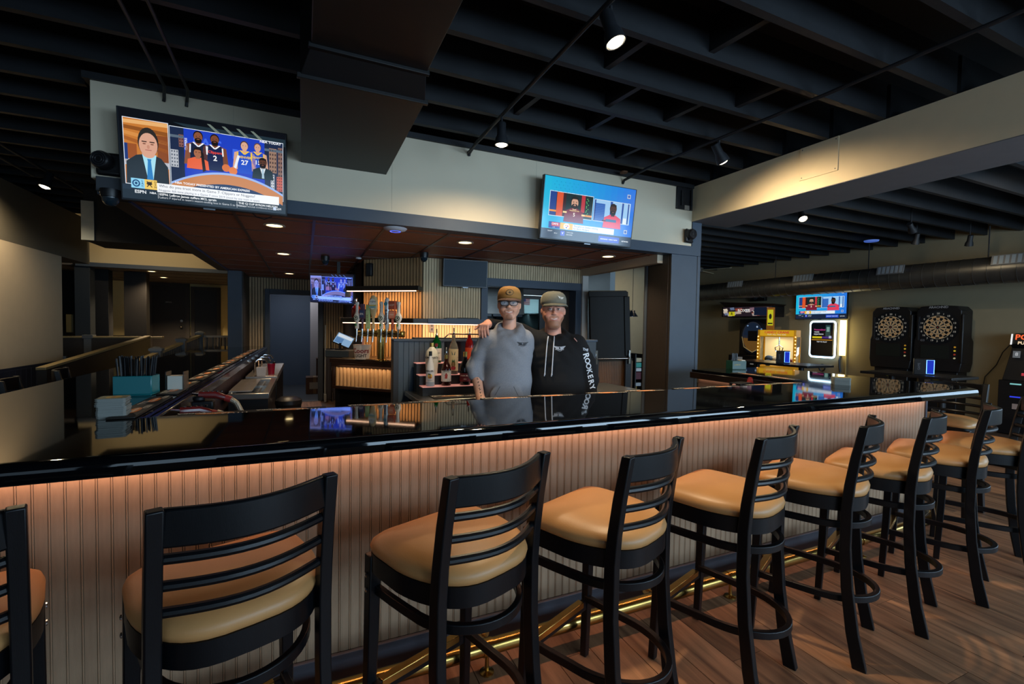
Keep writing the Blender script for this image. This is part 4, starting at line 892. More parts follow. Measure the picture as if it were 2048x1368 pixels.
# bottle station: partition, ledge, three-step shelf
bs = E('bottle_station', (1.3, 4.1, 0), label='slate beadboard partition with a black inner panel behind the bottles', cat='partition')
O('end_trim', B().box(-.60, -.055, 0, -.555, .06, 1.345), M('dark_trim', '33363c', .5), bs, bevel=.003)
O('cap', B().box(-.60, -.06, 1.33, 1.5, .07, 1.352), navy, bs, bevel=.004)
O('core', B().box(-.555, -.03, 0, 1.5, .05, 1.33), blackm, bs)
sb = M('slate_beadboard', '4a5866', .5, var=.08)
sbm = B().layers([[(0, 0, z), (.04, 0, z), (.043, .006, z), (.045, .006, z), (.045, .02, z), (0, .02, z)] for z in (.0, 1.33)]).mesh('bead_board'); fix_normals(sbm); sbm.materials.append(sb)
for i in range(9): O('bead_board', sbm, None, bs, loc=(-.555+i*.0455, -.05, 0))
ld = E('steel_ledge', (1.7, 3.75, 0), label='stainless steel work ledge behind the two men', cat='ledge')
O('shelf_plate', B().box(-.905, -.28, .862, 1.2, .28, .9), steel, ld, bevel=.004)
for x in (-.85, 1.15):
    for y in (-.24, .24): O('leg', B().cyl((x, y, 0), (x, y, .862), .02, n=10), steel, ld)
O('back_panel', B().box(-.88, .2, .1, 1.18, .22, .86), blackm, ld)
stp = E('bottle_steps', (1.44, 3.88, .9), label='three-step black bottle riser with glowing pink edges', cat='bottle riser')
pk = M('pink_edge', 'caa0a0', .3, emit='e08a80', es=.35)
for i, (y0, z) in enumerate(((-.20, .075), (-.08, .158), (.03, .25))):
    b = O('step', B().box(-.57, y0, 0, .62, y0+.14 if i < 2 else .135, z-.004), blackm, stp, bevel=.002); O('step_edge', B().box(-.57, y0-.003, z-.006, .62, y0+.118, z), pk, b)
def bottle(name, loc, prof, mat, label, parts, cat='bottle', rz=-18):
    t = E(name, loc, rz, label, cat, 'liquor bottles'); O('glass', B().lathe(prof, 20), mat, t, smooth=50)
    for nm, pr, m in parts: O(nm, B().lathe(pr, 20), m, t, smooth=50)
    return t
def wrap(t, p, r, mat=None): p.obj('label_print', pmat, t, rot=(0, 0, 0), warp=lambda q: ((r+.0008+q[2])*math.sin(q[0]/r), -(r+.0008+q[2])*math.cos(q[0]/r), q[1]))
spout = [(.010, 0), (.012, .012), (.006, .016), (.0045, .06), (.003, .062)]
def sp(z): return ('pour_spout', [(r, zz+z) for r, zz in spout], chrome)
G = lambda n, c, r=.08, tr=.6: M(n, c, r, trans=tr, ior=1.45)
wg = M('white_bottle', 'e6e1dc', .25)
t = bottle('bottle', (.945, 3.73, .976), [(.033, 0), (.036, .006), (.035, .12), (.030, .17), (.014, .225), (.0125, .25)], wg, 'white rum bottle with a sunset palm label and black cap, front step', [('cap', [(.0135, .248), (.0135, .285), (.002, .286)], blackm), ('clear_base', [(.0335, .0), (.0365, .007), (.036, .035)], M('clear_base', '9fb0bd', .1))])
p = P(); p.text('MALIBU', 0, .125, .020, '2b2b2f', bold=True); p.ell(0, .083, .018, .02, 'e8b43a', 1); p.ell(0, .072, .016, .009, 'c8781e', 2); p.line([(.002, .068), (.0, .098)], .004, '3a2a1c', 3); p.ell(-.005, .1, .012, .005, '2c3a22', 3); p.text('ORIGINAL', 0, .05, .009, '555555', 2); wrap(t, p, .0355)
t = bottle('bottle', (.985, 3.84, 1.058), [(.044, 0), (.046, .006), (.055, .12), (.056, .15), (.045, .2), (.022, .228), (.017, .235)], M('cream_bottle', 'e4ddcb', .35), 'cream-coloured bottle with a gold cap on the middle step', [('cap', [(.0175, .233), (.0175, .268), (.002, .269)], brass)])
p = P(); p.text('RUMCHATA', 0, .145, .025, '3a3230', bold=True); p.text('CREAM', 0, .11, .012, '7a6a52', 2); wrap(t, p, .056)
t = bottle('bottle', (1.056, 3.955, 1.15), [(.04, 0), (.042, .006), (.042, .15), (.036, .185), (.016, .21), (.0145, .235)], G('green_glass', '0f7a34', .06, .7), 'green glass bottle with a pour spout on the top step', [sp(.233), ('paper_label', [(.0425, .02), (.043, .02), (.043, .125), (.0425, .125)], wg)])
p = P(); p.ell(0, .155, .014, .016, '7a1f26', 1); p.text('DRY GIN', 0, .085, .018, '3a4a3c', 1); p.rect(-.03, .03, .03, .05, '8a3a36', 1); wrap(t, p, .0425)
t = bottle('bottle', (1.08, 3.73, .976), [(.038, 0), (.04, .006), (.04, .13), (.034, .165), (.015, .205), (.014, .245)], G('brown_glass', '3a120a', .08, .3), 'dark spiced rum bottle with a cream captain label, front step', [('cap', [(.0145, .215), (.015, .255), (.003, .256)], brass), sp(.254), ('paper_label', [(.0405, .035), (.041, .035), (.041, .125), (.0405, .125)], wg)])
p = P(); p.text('CAPTAIN', 0, .118, .013, '2b2220', bold=True); p.poly([(-.01, .06), (.01, .06), (.014, .09), (.004, .108), (-.006, .1)], 'b8443c', 1); p.poly([(-.014, .085), (.012, .092), (.0, .1)], '3a3f6a', 2); p.rect(-.035, .04, .035, .052, '8a5a34', 1); p.text('SPICED RUM', 0, .046, .009, 'f0e6d4', 2); wrap(t, p, .041)
t = bottle('bottle', (1.175, 3.84, 1.058), [(.038, 0), (.04, .006), (.04, .215), (.034, .25), (.016, .285), (.0145, .34)], G('clear_glass', 'd8d0c0', .05, .8), 'tall clear bottle with a pineapple and strawberry label, middle step', [sp(.338), ('paper_label', [(.0405, .03), (.041, .03), (.041, .215), (.0405, .215)], M('kraft_label', 'd8c49a', .6))])
p = P(); p.ell(0, .085, .017, .022, '8a6a34', 1); p.poly([(-.014, .1), (-.008, .13), (0, .112), (.008, .13), (.014, .1)], '3f6a3a', 2); p.ell(.0, .055, .02, .017, 'b83038', 3); p.rect(-.04, .14, .04, .15, '5a4a3a', 1); p.poly([(-.012, .165), (.012, .165), (.016, .195), (-.016, .195)], '2a4a4e', 1); wrap(t, p, .041)
t = bottle('bottle', (1.357, 3.955, 1.15), [(.036, 0), (.037, .006), (.037, .16), (.03, .19), (.015, .215), (.014, .245)], G('red_glass', 'a01818', .08, .4), 'red bottle with a pour spout half hidden by the grey sleeve', [sp(.243), ('paper_label', [(.0375, .03), (.038, .03), (.038, .13), (.0375, .13)], M('orange_label', 'd8502a', .5))])
t = bottle('bottle', (1.245, 3.73, .976), [(.043, 0), (.045, .006), (.045, .14), (.038, .175), (.017, .215), (.016, .24)], M('black_glass', '0e0d10', .08), 'dark bottle with a gold cap and maroon label, front step', [('cap', [(.0175, .238), (.0175, .28), (.003, .282)], brass), ('paper_label', [(.0455, .03), (.046, .03), (.046, .10), (.0455, .10)], M('maroon_label', '6b2028', .5))])
p = P(); p.text('DARK RUM', 0, .08, .017, 'f0dcd4', bold=True); p.text('XV', 0, .05, .018, 'f0dcd4'); wrap(t, p, .046)
t = bottle('bottle', (1.735, 3.73, .976), [(.036, 0), (.038, .006), (.038, .15), (.03, .18), (.014, .21), (.013, .26)], MATS['black_glass'], 'dark bottle with a red top seen between the two men', [('cap', [(.0145, .245), (.0145, .29), (.002, .291)], M('red_cap', '9c2030', .4)), ('paper_label', [(.0385, .04), (.039, .04), (.039, .12), (.0385, .12)], MATS['kraft_label'])])
t = bottle('bottle', (.578, 5.96, 1.556), [(.05, 0), (.055, .01), (.055, .10), (.045, .13), (.016, .16), (.014, .2)], G('garnet_glass', '6e1412', .06, .4), 'round dark red bottle with a tall silver stopper on the long shelf', [('stopper', [(.016, .2), (.017, .21), (.012, .23), (.016, .236), (.002, .24)], chrome)])
t = bottle('bottle', (.74, 5.86, 1.556), [(.036, 0), (.038, .006), (.038, .14), (.03, .17), (.013, .195), (.012, .22)], G('umber_glass', '4a3020', .08, .4), 'amber bottle with a dark stopper on the long shelf behind the taps', [('stopper', [(.014, .22), (.014, .232), (.002, .234)], blackm)])
bar_mat((1.1, 3.58, .9005), 180, 'black rubber mat with orange print lying on the steel ledge', 1, .36, .16)
fd = E('spare_pourer_rack', (1.22, 4.1, 1.3525), label='flat black folding rack lying on top of the slate partition', cat='rack')
O('plate', B().box(-.34, -.05, 0, .37, .05, .012), blackm, fd, bevel=.003); O('handle', B().tube([(-.06, -.03, .012), (-.02, -.03, .045), (.3, -.03, .045), (.3, -.03, .012)], .006, 8), chrome, fd)

# lifted bar flap (counter gate) at the right
lf = E('bar_flap', (3.99, 5.45, 1.045), rz=0, label='lifted black bar flap standing upright beside the post', cat='bar flap')
fm = M('flap_black', '14110e', .5, var=.25, scale=5, spec=.3)
lid = O('flap_panel', B().box(-.33, -.02, .0, .33, .02, .95), fm, lf, rot=(0, -3, 0), bevel=.004)
O('rim', B().box(-.35, -.034, .88, .30, -.018, .96).box(.25, -.034, .02, .345, -.018, .88), fm, lid, bevel=.006)
O('worn_edge', B().box(-.33, -.034, .958, .28, .02, .966), M('worn_edge', '6a5530', .5), lid)
O('hinge_bar', B().cyl((-.34, -.03, .0), (.34, -.03, .0), .012, n=12), chrome, lf)
for x in (-.26, .31):
    O('hinge', B().box(x-.016, -.055, -.08, x+.016, -.035, .12).box(x-.013, -.06, .0, x+.013, -.04, .05), chrome, lf, bevel=.003)
    O('bracket_leg', B().box(x-.05, -.03, -.42, x+.05, .0, -.02), blackm, lf)
fb = E('gate_counter', (4.09, 5.56, 0), label='brown slatted counter end below the lifted bar flap', cat='counter')
O('core', B().box(-.36, -.06, 0, .34, .75, 1.02), slatgap, fb)
gm = M('brown_gate_board', '7a5638', .5, var=.12, stretch=(10, 10, 1))
gme = B().box(0, 0, 0, .026, .012, 1.0).mesh('slat'); fix_normals(gme); gme.materials.append(gm)
for i in range(24): O('slat', gme, None, fb, loc=(-.36+i*.0293, -.073, 0))
O('worktop_end', B().box(-.37, -.05, 1.02, .36, .75, 1.04), fm, fb, bevel=.006)
bx = E('bottle_rack', (4.49, 5.5, 0), label='narrow rack with cartons and bottles between the gate and the post', cat='rack')
O('frame', B().box(-.02, -.02, 0, .0, .3, 1.1).box(.12, -.02, 0, .14, .3, 1.1).box(-.02, .28, 0, .14, .3, 1.1), blackm, bx)
for i, (z, h, c) in enumerate(((.98, .06, 'c9bb9a'), (.90, .07, '3aa79a'), (.84, .05, 'd8dce0'), (.72, .11, '5a2030'), (.62, .05, 'b4c0c8'), (.12, .2, 'c9a03c'))):
    O('carton', B().box(.0, 0, z, .115, .2, z+h), M('carton_%d' % i, c, .5), bx, bevel=.004)
O('yellow_bottle', B().lathe([(.035, .3), (.036, .42), (.03, .5), (.012, .56), (.012, .62)], 14, (.07, .06, 0)), M('yellow_label', 'c8a03a', .5), bx)

# ================================================================ STAFF SIDE OF THE LEFT LEG
sk = E('bar_sink', (-.46, 5.24, 0), label='stainless drainboard and ice well on a black stand beside the left bar leg', cat='sink')
O('stand', B().box(-.14, -.60, .05, .165, .6, .80), blackm, sk)
O('rim', B().box(-.15, -.63, .80, .175, -.56, .85).box(-.15, .57, .80, .175, .63, .85).box(.12, -.56, .80, .175, .57, .85).box(-.15, -.56, .8, -.12, .57, .85), steel, sk, bevel=.004)
O('well_floor', B().box(-.12, -.56, .795, .12, .57, .815), M('dark_steel', '6e6a66', .3, .9), sk)
O('divider', B().box(-.12, -.02, .812, .12, .0, .845), steel, sk); O('side_rib', B().box(.06, -.5, .815, .075, .5, .835), steel, sk)
O('lid_panel', B().box(-.15, -.5, .852, .03, .45, .862), M('bright_steel', 'd9cfc8', .25, .85), sk, loc=(0, 0, 0), rot=(0, 0, 0))
s3 = E('bar_sink', (-.46, 6.9, 0), label='far stainless sink with chrome faucets near the slate column', cat='sink')
O('stand', B().box(-.14, -.85, .05, .165, .95, .80), blackm, s3); O('sink_deck', B().box(-.15, -.9, .80, .175, 1.0, .86), MATS['bright_steel'], s3, bevel=.004)
for y in (-.4, .1, .6):
    O('faucet', B().tube([(-.1, y, .86), (-.1, y, .98), (-.06, y, 1.02), (.02, y, 1.01), (.05, y, .96)], .012, 8), chrome, s3)
for y in (.75, .85): O('knob', B().ball((.05, y, .88), .02, 8, 6), blackm, s3)
tc_ = O('tumbler', B().lathe([(.033, 0), (.042, .12), (.043, .125), (.038, .125), (.03, .01)], 16), M('red_tumbler', 'a81f3a', .2), loc=(-.36, 6.2, .8605), label='red plastic tumbler standing on the far sink', cat='tumbler')
O('white_tub', B().layers([[(-.05*k, -.05*k, z), (.05*k, -.05*k, z), (.05*k, .05*k, z), (-.05*k, .05*k, z)] for k, z in ((.9, 0), (1, .1), (.9, .1), (.8, .01))]), wm, loc=(-.45, 6.05, .8605), label='small white square tub beside the red tumbler', cat='tub')
bn = E('trash_bin', (-.148, 5.3, 0), label='round black trash bin standing at the end of the drainboard', cat='bin')
O('can', B().lathe([(.10, 0), (.12, .62), (.125, .64)], 20), blackm, bn); O('lid_dome', B().lathe([(.128, .64), (.125, .68), (.08, .71), (.005, .715)], 20), blackm, bn)
redc = M('red_clear_plastic', '8c2e2c', .15, trans=.4)
braid = M('braided_steel_hose', 'b9a994', .35, .8, bump=.8, bscale=160)
def soda_gun(loc, rz, label, hose):
    g = E('soda_gun', loc, rz, label, 'soda gun')
    O('grip', B().tube([(-.13, 0, .02), (-.05, 0, .018), (0, 0, 0)], [.018, .020, .016], 10), redc, g); O('collar', B().cyl((-.004, 0, .0), (.024, 0, -.010), .0185, n=12), M('red_collar', '9c2f2a', .4), g)
    for i in range(5): O('button', B().cyl((-.11+i*.022, 0, .034), (-.11+i*.022, 0, .041), .006, n=8), chrome, g)
    O('nozzle', B().cyl((-.13, 0, .02), (-.165, 0, .026), .008, .006, 8), chrome, g); O('hose', B().tube(hose, .0155, 10), braid, g)
    return g
soda_gun((-.395, 2.98, 1.052), -8, 'red soda gun on a braided hose beside the drainboard', [(.02, 0, -.008), (.05, 0, -.03), (.075, -.005, -.08), (.085, -.01, -.15), (.08, -.01, -.3)])
soda_gun((-.42, 2.70, 1.02), 12, 'soda gun tucked under the counter edge with its hose bowed down', [(.02, 0, -.0), (.04, 0, -.008), (.06, -.005, -.04), (.07, -.01, -.1), (.07, -.01, -.3)])
O('gun_holster', B().box(-.05, -.04, 0, .05, .04, .05).cyl((-.02, 0, .05), (-.02, 0, .075), .03, n=12), blackm, loc=(-.505, 3.0, .99), label='black soda gun holster fixed to the left bar leg', cat='holster', bevel=.006)
O('bar_cloth', B().layers([[(-.06, -.02, 0), (.07, -.025, .0), (.075, .02, .0), (-.055, .025, 0)], [(-.055, -.015, .02), (.06, -.02, .025), (.062, .018, .02), (-.05, .02, .018)]]), M('blue_cloth', '3b5a80', .9), loc=(-.50, 2.58, .98), rot=(0, -12, 10), bevel=.008, label='folded blue bar cloth hanging by the left bar corner', cat='cloth')
O('cloth_rail', B().cyl((-.61, 2.45, .975), (-.42, 2.65, .975), .006, n=8), chrome, label='thin chrome rail under the left bar corner', cat='rail')

# ================================================================ THINGS ON THE BAR TOP
teal = M('teal_plastic', '0b6a70', .25, coat=.3)
cy = E('straw_caddy', (-.82, 3.08, ZT), rz=-6, label='teal plastic caddy full of black straws on the left bar leg', cat='caddy')
O('bin', B().box(-.085, -.055, 0, .085, .055, .008).box(-.085, -.055, .008, .085, -.049, .105).box(-.085, .049, .008, .085, .055, .105).box(-.085, -.049, .008, -.079, .049, .105).box(.079, -.049, .008, .085, .049, .105), teal, cy, bevel=.003)
sw = M('black_straw', '0c0d12', .3); rs = random.Random(3)
for i in range(64):
    x, y = rs.uniform(-.07, .07), rs.uniform(-.04, .04); dx, dy = x*.22+rs.uniform(-.006, .006), rs.uniform(-.012, .012)
    O('straw', B().cyl((x, y, .01), (x+dx, y+dy, .20+rs.uniform(-.008, .012)), .0034, n=6), sw, cy)
nh = E('napkin_holder', (-.67, 3.22, ZT), rz=-6, label='clear napkin holder behind the teal straw caddy', cat='napkin holder')
O('holder', B().box(-.045, -.04, 0, .045, .04, .006).box(-.045, -.04, .006, -.041, .04, .11).box(.041, -.04, .006, .045, .04, .11), M('smoky_acrylic', '3a4240', .1, alpha=.6), nh)
O('napkins', B().box(-.036, -.037, .0065, .036, .037, .085), M('napkin_paper', 'c9c6ba', .9), nh)
cw = M('coaster_board', '80837e', .9)
def stack(loc, n, rz, label, s=.048, top=True):
    t = E('coaster_stack', loc, rz, label, 'coasters', 'stacks of coasters'); me = B().prism([(-s, -s+.008), (-s+.008, -s), (s-.008, -s), (s, -s+.008), (s, s-.008), (s-.008, s), (-s+.008, s), (-s, s-.008)], 0, .0017).mesh('coaster'); fix_normals(me); me.materials.append(cw)
    rr_ = random.Random(n)
    for i in range(n): O('coaster', me, None, t, loc=(rr_.uniform(-.002, .002)-.004*(i > n*.6)+.002*(i > n*.8), rr_.uniform(-.002, .002), i*.00175), rot=(0, 0, rr_.uniform(-1.5, 1.5)))
    p = P(); p.rect(-s*.95, -s*.95, s*.95, s*.95, '6f7a5c', 1); p.ell(0, 0, s*.7, s*.55, 'c9a23e', 2); p.text('BREW', 0, 0, s*.4, '5a3a18', 3); p.obj('top_print', pmat, t, loc=(0, 0, n*.00175), rot=(0, 0, 90)); return t
stack((-.715, 2.40, ZT), 46, 4, 'tall stack of pale coasters on the left bar corner')
stack((3.74, 2.18, ZT), 30, 40, 'stack of square coasters on the right bar corner', .055)
gc = E('napkin_caddy', (4.05, 3.36, ZT), rz=-12, label='dark green napkin caddy with straws on the right bar leg', cat='caddy')
grn = M('dark_green_plastic', '0e3a2c', .35)
O('bin', B().box(-.10, -.05, 0, .06, .05, .006).box(-.10, -.05, .006, .06, -.045, .09).box(-.10, .045, .006, .06, .05, .09).box(-.10, -.045, .006, -.095, .045, .09).box(0, -.045, .006, .005, .045, .09).box(.055, -.045, .006, .06, .045, .05), grn, gc, bevel=.002)
O('napkins', B().box(.008, -.043, .0065, .053, .043, .098), MATS['napkin_paper'], gc)
for i in range(14): x, y = rs.uniform(-.085, -.01), rs.uniform(-.035, .035); O('straw', B().cyl((x, y, .01), (x+rs.uniform(-.015, .015), y+rs.uniform(-.01, .01), .165), .0034, n=6), sw, gc)
p = P(); p.text('JAMESON', -.045, .05, .016, 'c9b46a'); p.obj('caddy_print', pmat, gc, loc=(0, -.0515, 0))
rb = E('well_box', (3.33, 2.72, .93), rz=10, label='black speed-rail box with a yellow label inside the right leg', cat='box')
O('box', B().box(-.1, -.05, -.12, .08, .05, .11), blackm, rb, bevel=.004); p = P(); p.rect(-.07, .02, .05, .06, 'c9a22a', 1); p.text('WELL', -.01, .04, .03, '2a2410', 2); p.rect(-.05, .07, .03, .09, '9a968c', 1); p.obj('label_print', pmat, rb, loc=(0, -.052, 0))
O('hose_loop', B().tube([(-.11, 0, .1), (-.14, -.01, .05), (-.15, -.02, -.05), (-.14, 0, -.12)], .014, 8), M('pink_hose', 'b98378', .5), rb)
O('gun', B().tube([(.09, 0, .04), (.13, 0, .1), (.17, .02, .13)], [.03, .028, .02], 10), redc, rb)
# ================================================================ TELEVISIONS
scr = print_mat('screen_bright', 1.0); bez = M('tv_bezel', '23272d', .35); 
def man(p, x, y, s, skin, hair, shirt, L=4, beard=None, tie=None, shoulders=.16):
    """head and shoulders, s = head height"""
    sx = s*p.o[3]/p.o[2]
    p.poly([(x-sx*1.05, y-s*1.7), (x-sx*.95, y-s*.75), (x-sx*.3, y-s*.45), (x+sx*.3, y-s*.45), (x+sx*.95, y-s*.75), (x+sx*1.05, y-s*1.7)], shirt, L)
    p.rect(x-sx*.2, y-s*.6, x+sx*.2, y-s*.2, skin, L+1)
    if tie: p.poly([(x-sx*.28, y-s*.5), (x, y-s*1.5), (x+sx*.28, y-s*.5)], tie[0], L+1); p.poly([(x-sx*.08, y-s*.62), (x+sx*.08, y-s*.62), (x+sx*.14, y-s*1.6), (x-sx*.1, y-s*1.6)], tie[1], L+2)
    p.ell(x, y+s*.12, sx*.40, s*.48, hair, L+2); p.ell(x, y, sx*.36, s*.48, skin, L+3)
    if beard: p.ell(x, y-s*.28, sx*.31, s*.24, beard, L+4); p.ell(x, y-s*.2, sx*.13, s*.05, skin, L+5)
    p.poly([(x-sx*.37, y+s*.2), (x-sx*.33, y+s*.5), (x+sx*.33, y+s*.5), (x+sx*.37, y+s*.2), (x+sx*.2, y+s*.34), (x-sx*.2, y+s*.34)], hair, L+5)
    for d in (-1, 1): p.ell(x+d*sx*.15, y+s*.05, sx*.06, s*.028, '2a2422', L+5, 8); p.rect(x+d*sx*.15-sx*.08, y+s*.1, x+d*sx*.15+sx*.08, y+s*.13, hair, L+5)
    p.ell(x, y-s*.06, sx*.05, s*.08, skin, L+6); p.rect(x-sx*.1, y-s*.24, x+sx*.1, y-s*.21, 'a05a50', L+6)
def player(p, x, y, s, skin, hair, shirt, trim, txt, num, tcol, L=3, beard=True):
    sx = s*p.o[3]/p.o[2]
    p.poly([(x-sx*1.2, y-s*2.6), (x-sx*1.0, y-s*.75), (x-sx*.35, y-s*.5), (x+sx*.35, y-s*.5), (x+sx*1.0, y-s*.75), (x+sx*1.2, y-s*2.6)], skin, L)
    p.poly([(x-sx*.72, y-s*3.0), (x-sx*.66, y-s*.7), (x-sx*.4, y-s*.5), (x, y-s*.85), (x+sx*.4, y-s*.5), (x+sx*.66, y-s*.7), (x+sx*.72, y-s*3.0)], shirt, L+1)
    p.line([(x-sx*.42, y-s*.5), (x, y-s*.88), (x+sx*.42, y-s*.5)], s*.09, trim, L+2); p.line([(x-sx*.66, y-s*.72), (x-sx*.7, y-s*1.5)], s*.07, trim, L+2); p.line([(x+sx*.66, y-s*.72), (x+sx*.7, y-s*1.5)], s*.07, trim, L+2)
    p.text(txt, x, y-s*1.22, s*.36, tcol, L+2, bold=True); p.text(num, x, y-s*1.8, s*.7, 'f4f4f4', L+2, bold=True)
    p.rect(x-sx*.2, y-s*.65, x+sx*.2, y-s*.2, skin, L+2); p.ell(x, y+s*.1, sx*.4, s*.48, hair, L+3); p.ell(x, y, sx*.35, s*.46, skin, L+4)
    if beard: p.ell(x, y-s*.32, sx*.3, s*.26, hair, L+5); p.ell(x, y-s*.2, sx*.14, s*.05, skin, L+6)
    for d in (-1, 1): p.ell(x+d*sx*.14, y+s*.06, sx*.05, s*.03, '1a1614', L+6, 8)
def tower(p, x0, y0, x1, y1, col, win, L=2, n=4, m=7):
    p.rect(x0, y0, x1, y1, col, L)
    for i in range(n):
        for j in range(m): p.rect(x0+(x1-x0)*(i+.25)/n, y0+(y1-y0)*(j+.25)/m, x0+(x1-x0)*(i+.75)/n, y0+(y1-y0)*(j+.75)/m, win, L+1)
def show_basket(w, h):
    p = P(-w/2, -h/2, w, h); p.dz = .00025
    p.rect(0, 0, 1, 1, '0a0d14', 0); p.poly([(0, .0), (1, .0), (1, .12), (0, .16)], '1b2b3c', 1); p.poly([(.3, .93), (1, .93), (1, .84), (.45, .86)], '20303a', 1)
    for i in range(4): p.poly([(.50+i*.09, .97), (.52+i*.09, .97), (.60+i*.09, .86), (.57+i*.09, .86)], '6d7a72', 2)
    # guest panel
    p.rect(.018, .165, .272, .905, 'dfe8f5', 2); p.rect(.022, .172, .268, .898, 'c77a35', 3)
    for i, c in enumerate(('e8b070', '8f5222', 'd88f48', 'a8602a')): p.poly([(.022, .88-.06*i), (.268, .895-.10*i), (.268, .85-.10*i), (.022, .84-.06*i)], c, 4)
    p.rect(.022, .40, .09, .62, '9a5228', 4); p.rect(.022, .44, .04, .62, '1f3a7a', 5); p.rect(.205, .45, .268, .75, '8a4a26', 4); p.rect(.022, .38, .268, .45, 'b9bcc4', 4)
    q = P(-w/2, -h/2, w, h)
    k = h/w
    def X(x): return x
    # suited guest (aspect corrected by hand)
    p.poly([(.025, .172), (.03, .42), (.085, .50), (.13, .52), (.185, .52), (.225, .49), (.262, .40), (.266, .172)], '242f38', 5)
    p.poly([(.118, .52), (.15, .19), (.172, .19), (.198, .52)], 'a8e0f0', 6); p.poly([(.148, .44), (.166, .44), (.178, .19), (.138, .19)], '2d7fc0', 7); p.poly([(.145, .47), (.169, .47), (.164, .43), (.150, .43)], '2d7fc0', 7)
    p.ell(.155, .655, .058, .165, '2b2826', 6, 24); p.ell(.155, .625, .052, .135, 'd9a48c', 7, 24); p.ell(.155, .53, .036, .05, 'd9a48c', 7); p.rect(.13, .49, .18, .55, 'd09a82', 6)
    for d in (-1, 1): p.rect(.155+d*.022-.014, .655, .155+d*.022+.014, .667, '3a2a24', 8); p.ell(.155+d*.022, .637, .010, .008, '8a5a48', 8, 8)
    p.ell(.155, .605, .008, .022, 'c78d76', 8); p.rect(.137, .565, .173, .573, 'a8605a', 8)
    # studio panel
    p.rect(.276, .155, .985, .885, 'dfe8f5', 2); p.rect(.279, .16, .982, .878, '1d2a48', 3); p.rect(.36, .30, .86, .878, '1e3fbf', 4)
    tower(p, .281, .42, .325, .62, 'b8bcc4', '5a6270', 4, 3, 5); tower(p, .33, .66, .358, .8, '8a5a52', '3a2c34', 4, 2, 4); tower(p, .89, .5, .94, .80, '9a7a68', '4a3a38', 4, 3, 6); tower(p, .95, .45, .98, .82, '8a6a60', '3a3038', 4, 2, 7); tower(p, .90, .30, .925, .48, 'c8ccd4', '5a6270', 5, 2, 5); tower(p, .94, .28, .98, .46, 'c8604e', '6a3a38', 5, 3, 5)
    p.rect(.279, .76, .36, .79, '5a6a7a', 5); p.rect(.86, .76, .982, .79, '5a6a7a', 5)
    p.text('LAC', .50, .73, .16, '3f68e8', 5, bold=True); p.text('DEN', .745, .66, .16, '3f68e8', 5, bold=True); p.text('NBA', .75, .52, .12, '2d55d8', 5); p.text('CLIPPERS', .372, .70, .035, 'dfe8ff', 5, rot=90, bold=True); p.text('NUGGETS', .848, .60, .03, 'dfe8ff', 5, rot=90)
    player(p, .445, .80, .125, '8a5238', '15100e', '16203c', 'e8ecf4', '', '', 'e0483a', 5); player(p, .545, .795, .12, '7a462e', '15100e', '14204a', 'f0f2f6', 'Clippers', '2', 'e8483a', 6)
    player(p, .73, .775, .11, 'd9a78c', '4a3426', '2050c8', 'f2c83a', 'DENVER', '27', 'f4c93a', 6, False); player(p, .815, .78, .10, 'd2a088', '5a4230', '1f4cc0', 'f2c83a', 'DENVER', '15', 'f4c93a', 5, False)
    p.poly([(.655, .47), (.685, .66), (.70, .65), (.67, .46)], 'e8eef8', 9); p.ell(.612, .485, .026, .045, 'd9743a', 10); p.ell(.655, .46, .027, .047, 'e27f42', 11)
    man(p, .44, .615, .11, 'a86a4a', '1c1412', 'e8643c', 12); p.poly([(.458, .64), (.475, .62), (.487, .42), (.468, .40)], '1a1210', 19)
    man(p, .848, .60, .115, '5a3626', '16100e', '1e3038', 12, '16100e', ('dfe8ee', 'a8c4d4'))
    # desk
    def arc(r0, r1, c, L):
        top = [(.28+.70*i/20, r0-.30*((i-10)/10)**2*.6) for i in range(21)]; bot = [(.28+.70*i/20, r1-.30*((i-10)/10)**2*.6) for i in range(20, -1, -1)]
        for i in range(20): p.poly([top[i], top[i+1], bot[19-i], bot[20-i]], c, L)
    arc(.425, .40, '9ab8f0', 20); arc(.40, .285, 'c9824a', 20); arc(.285, .20, '16305a', 21)
    # lower third
    p.rect(.05, .125, .125, .235, '8fd4f2', 22); p.rect(.125, .125, .195, .235, 'f0c860', 22); p.ell(.078, .18, .022, .042, '1c4a78', 23, 20); p.ell(.078, .18, .014, .027, '8fd4f2', 24); p.ell(.078, .18, .008, .016, '1c4a78', 25)
    p.line([(.138, .15), (.166, .215)], .006, '3a3020', 23); p.line([(.166, .15), (.138, .215)], .006, '3a3020', 23); p.ell(.152, .19, .016, .02, '3a3020', 23)
    for i, ch in enumerate('LAC'): p.text(ch, .113, .21-.028*i, .03, '1c4a78', 23, bold=True)
    for i, ch in enumerate('DEN'): p.text(ch, .186, .21-.028*i, .03, '6a5220', 23, bold=True)
    p.rect(.195, .105, .955, .208, 'f4f6f8', 22); p.text('Who do you trust more in Game 7: Clippers or Nuggets?', .205, .178, .043, '1d2b4a', 23, 'l'); p.text('Nuggets: 6th time playing in a Game 7 since 2019 (most by any team in span)', .205, .13, .034, '4a5a7a', 23, 'l')
    p.text('NBA TODAY PRESENTED BY AMERICAN EXPRESS', .30, .238, .036, 'f6f8fc', 24, 'l', bold=True); p.text('NBA TODAY', .90, .865, .042, 'f6f8fc', 6, bold=True)
    p.rect(0, 0, 1, .105, '14222e', 22)
    p.text('ESPN', .10, .085, .05, 'e8ecf0', 24, bold=True); p.text('NBA', .17, .085, .032, 'e8ecf0', 24, bold=True); p.rect(.198, .03, .200, .098, 'e8ecf0', 24)
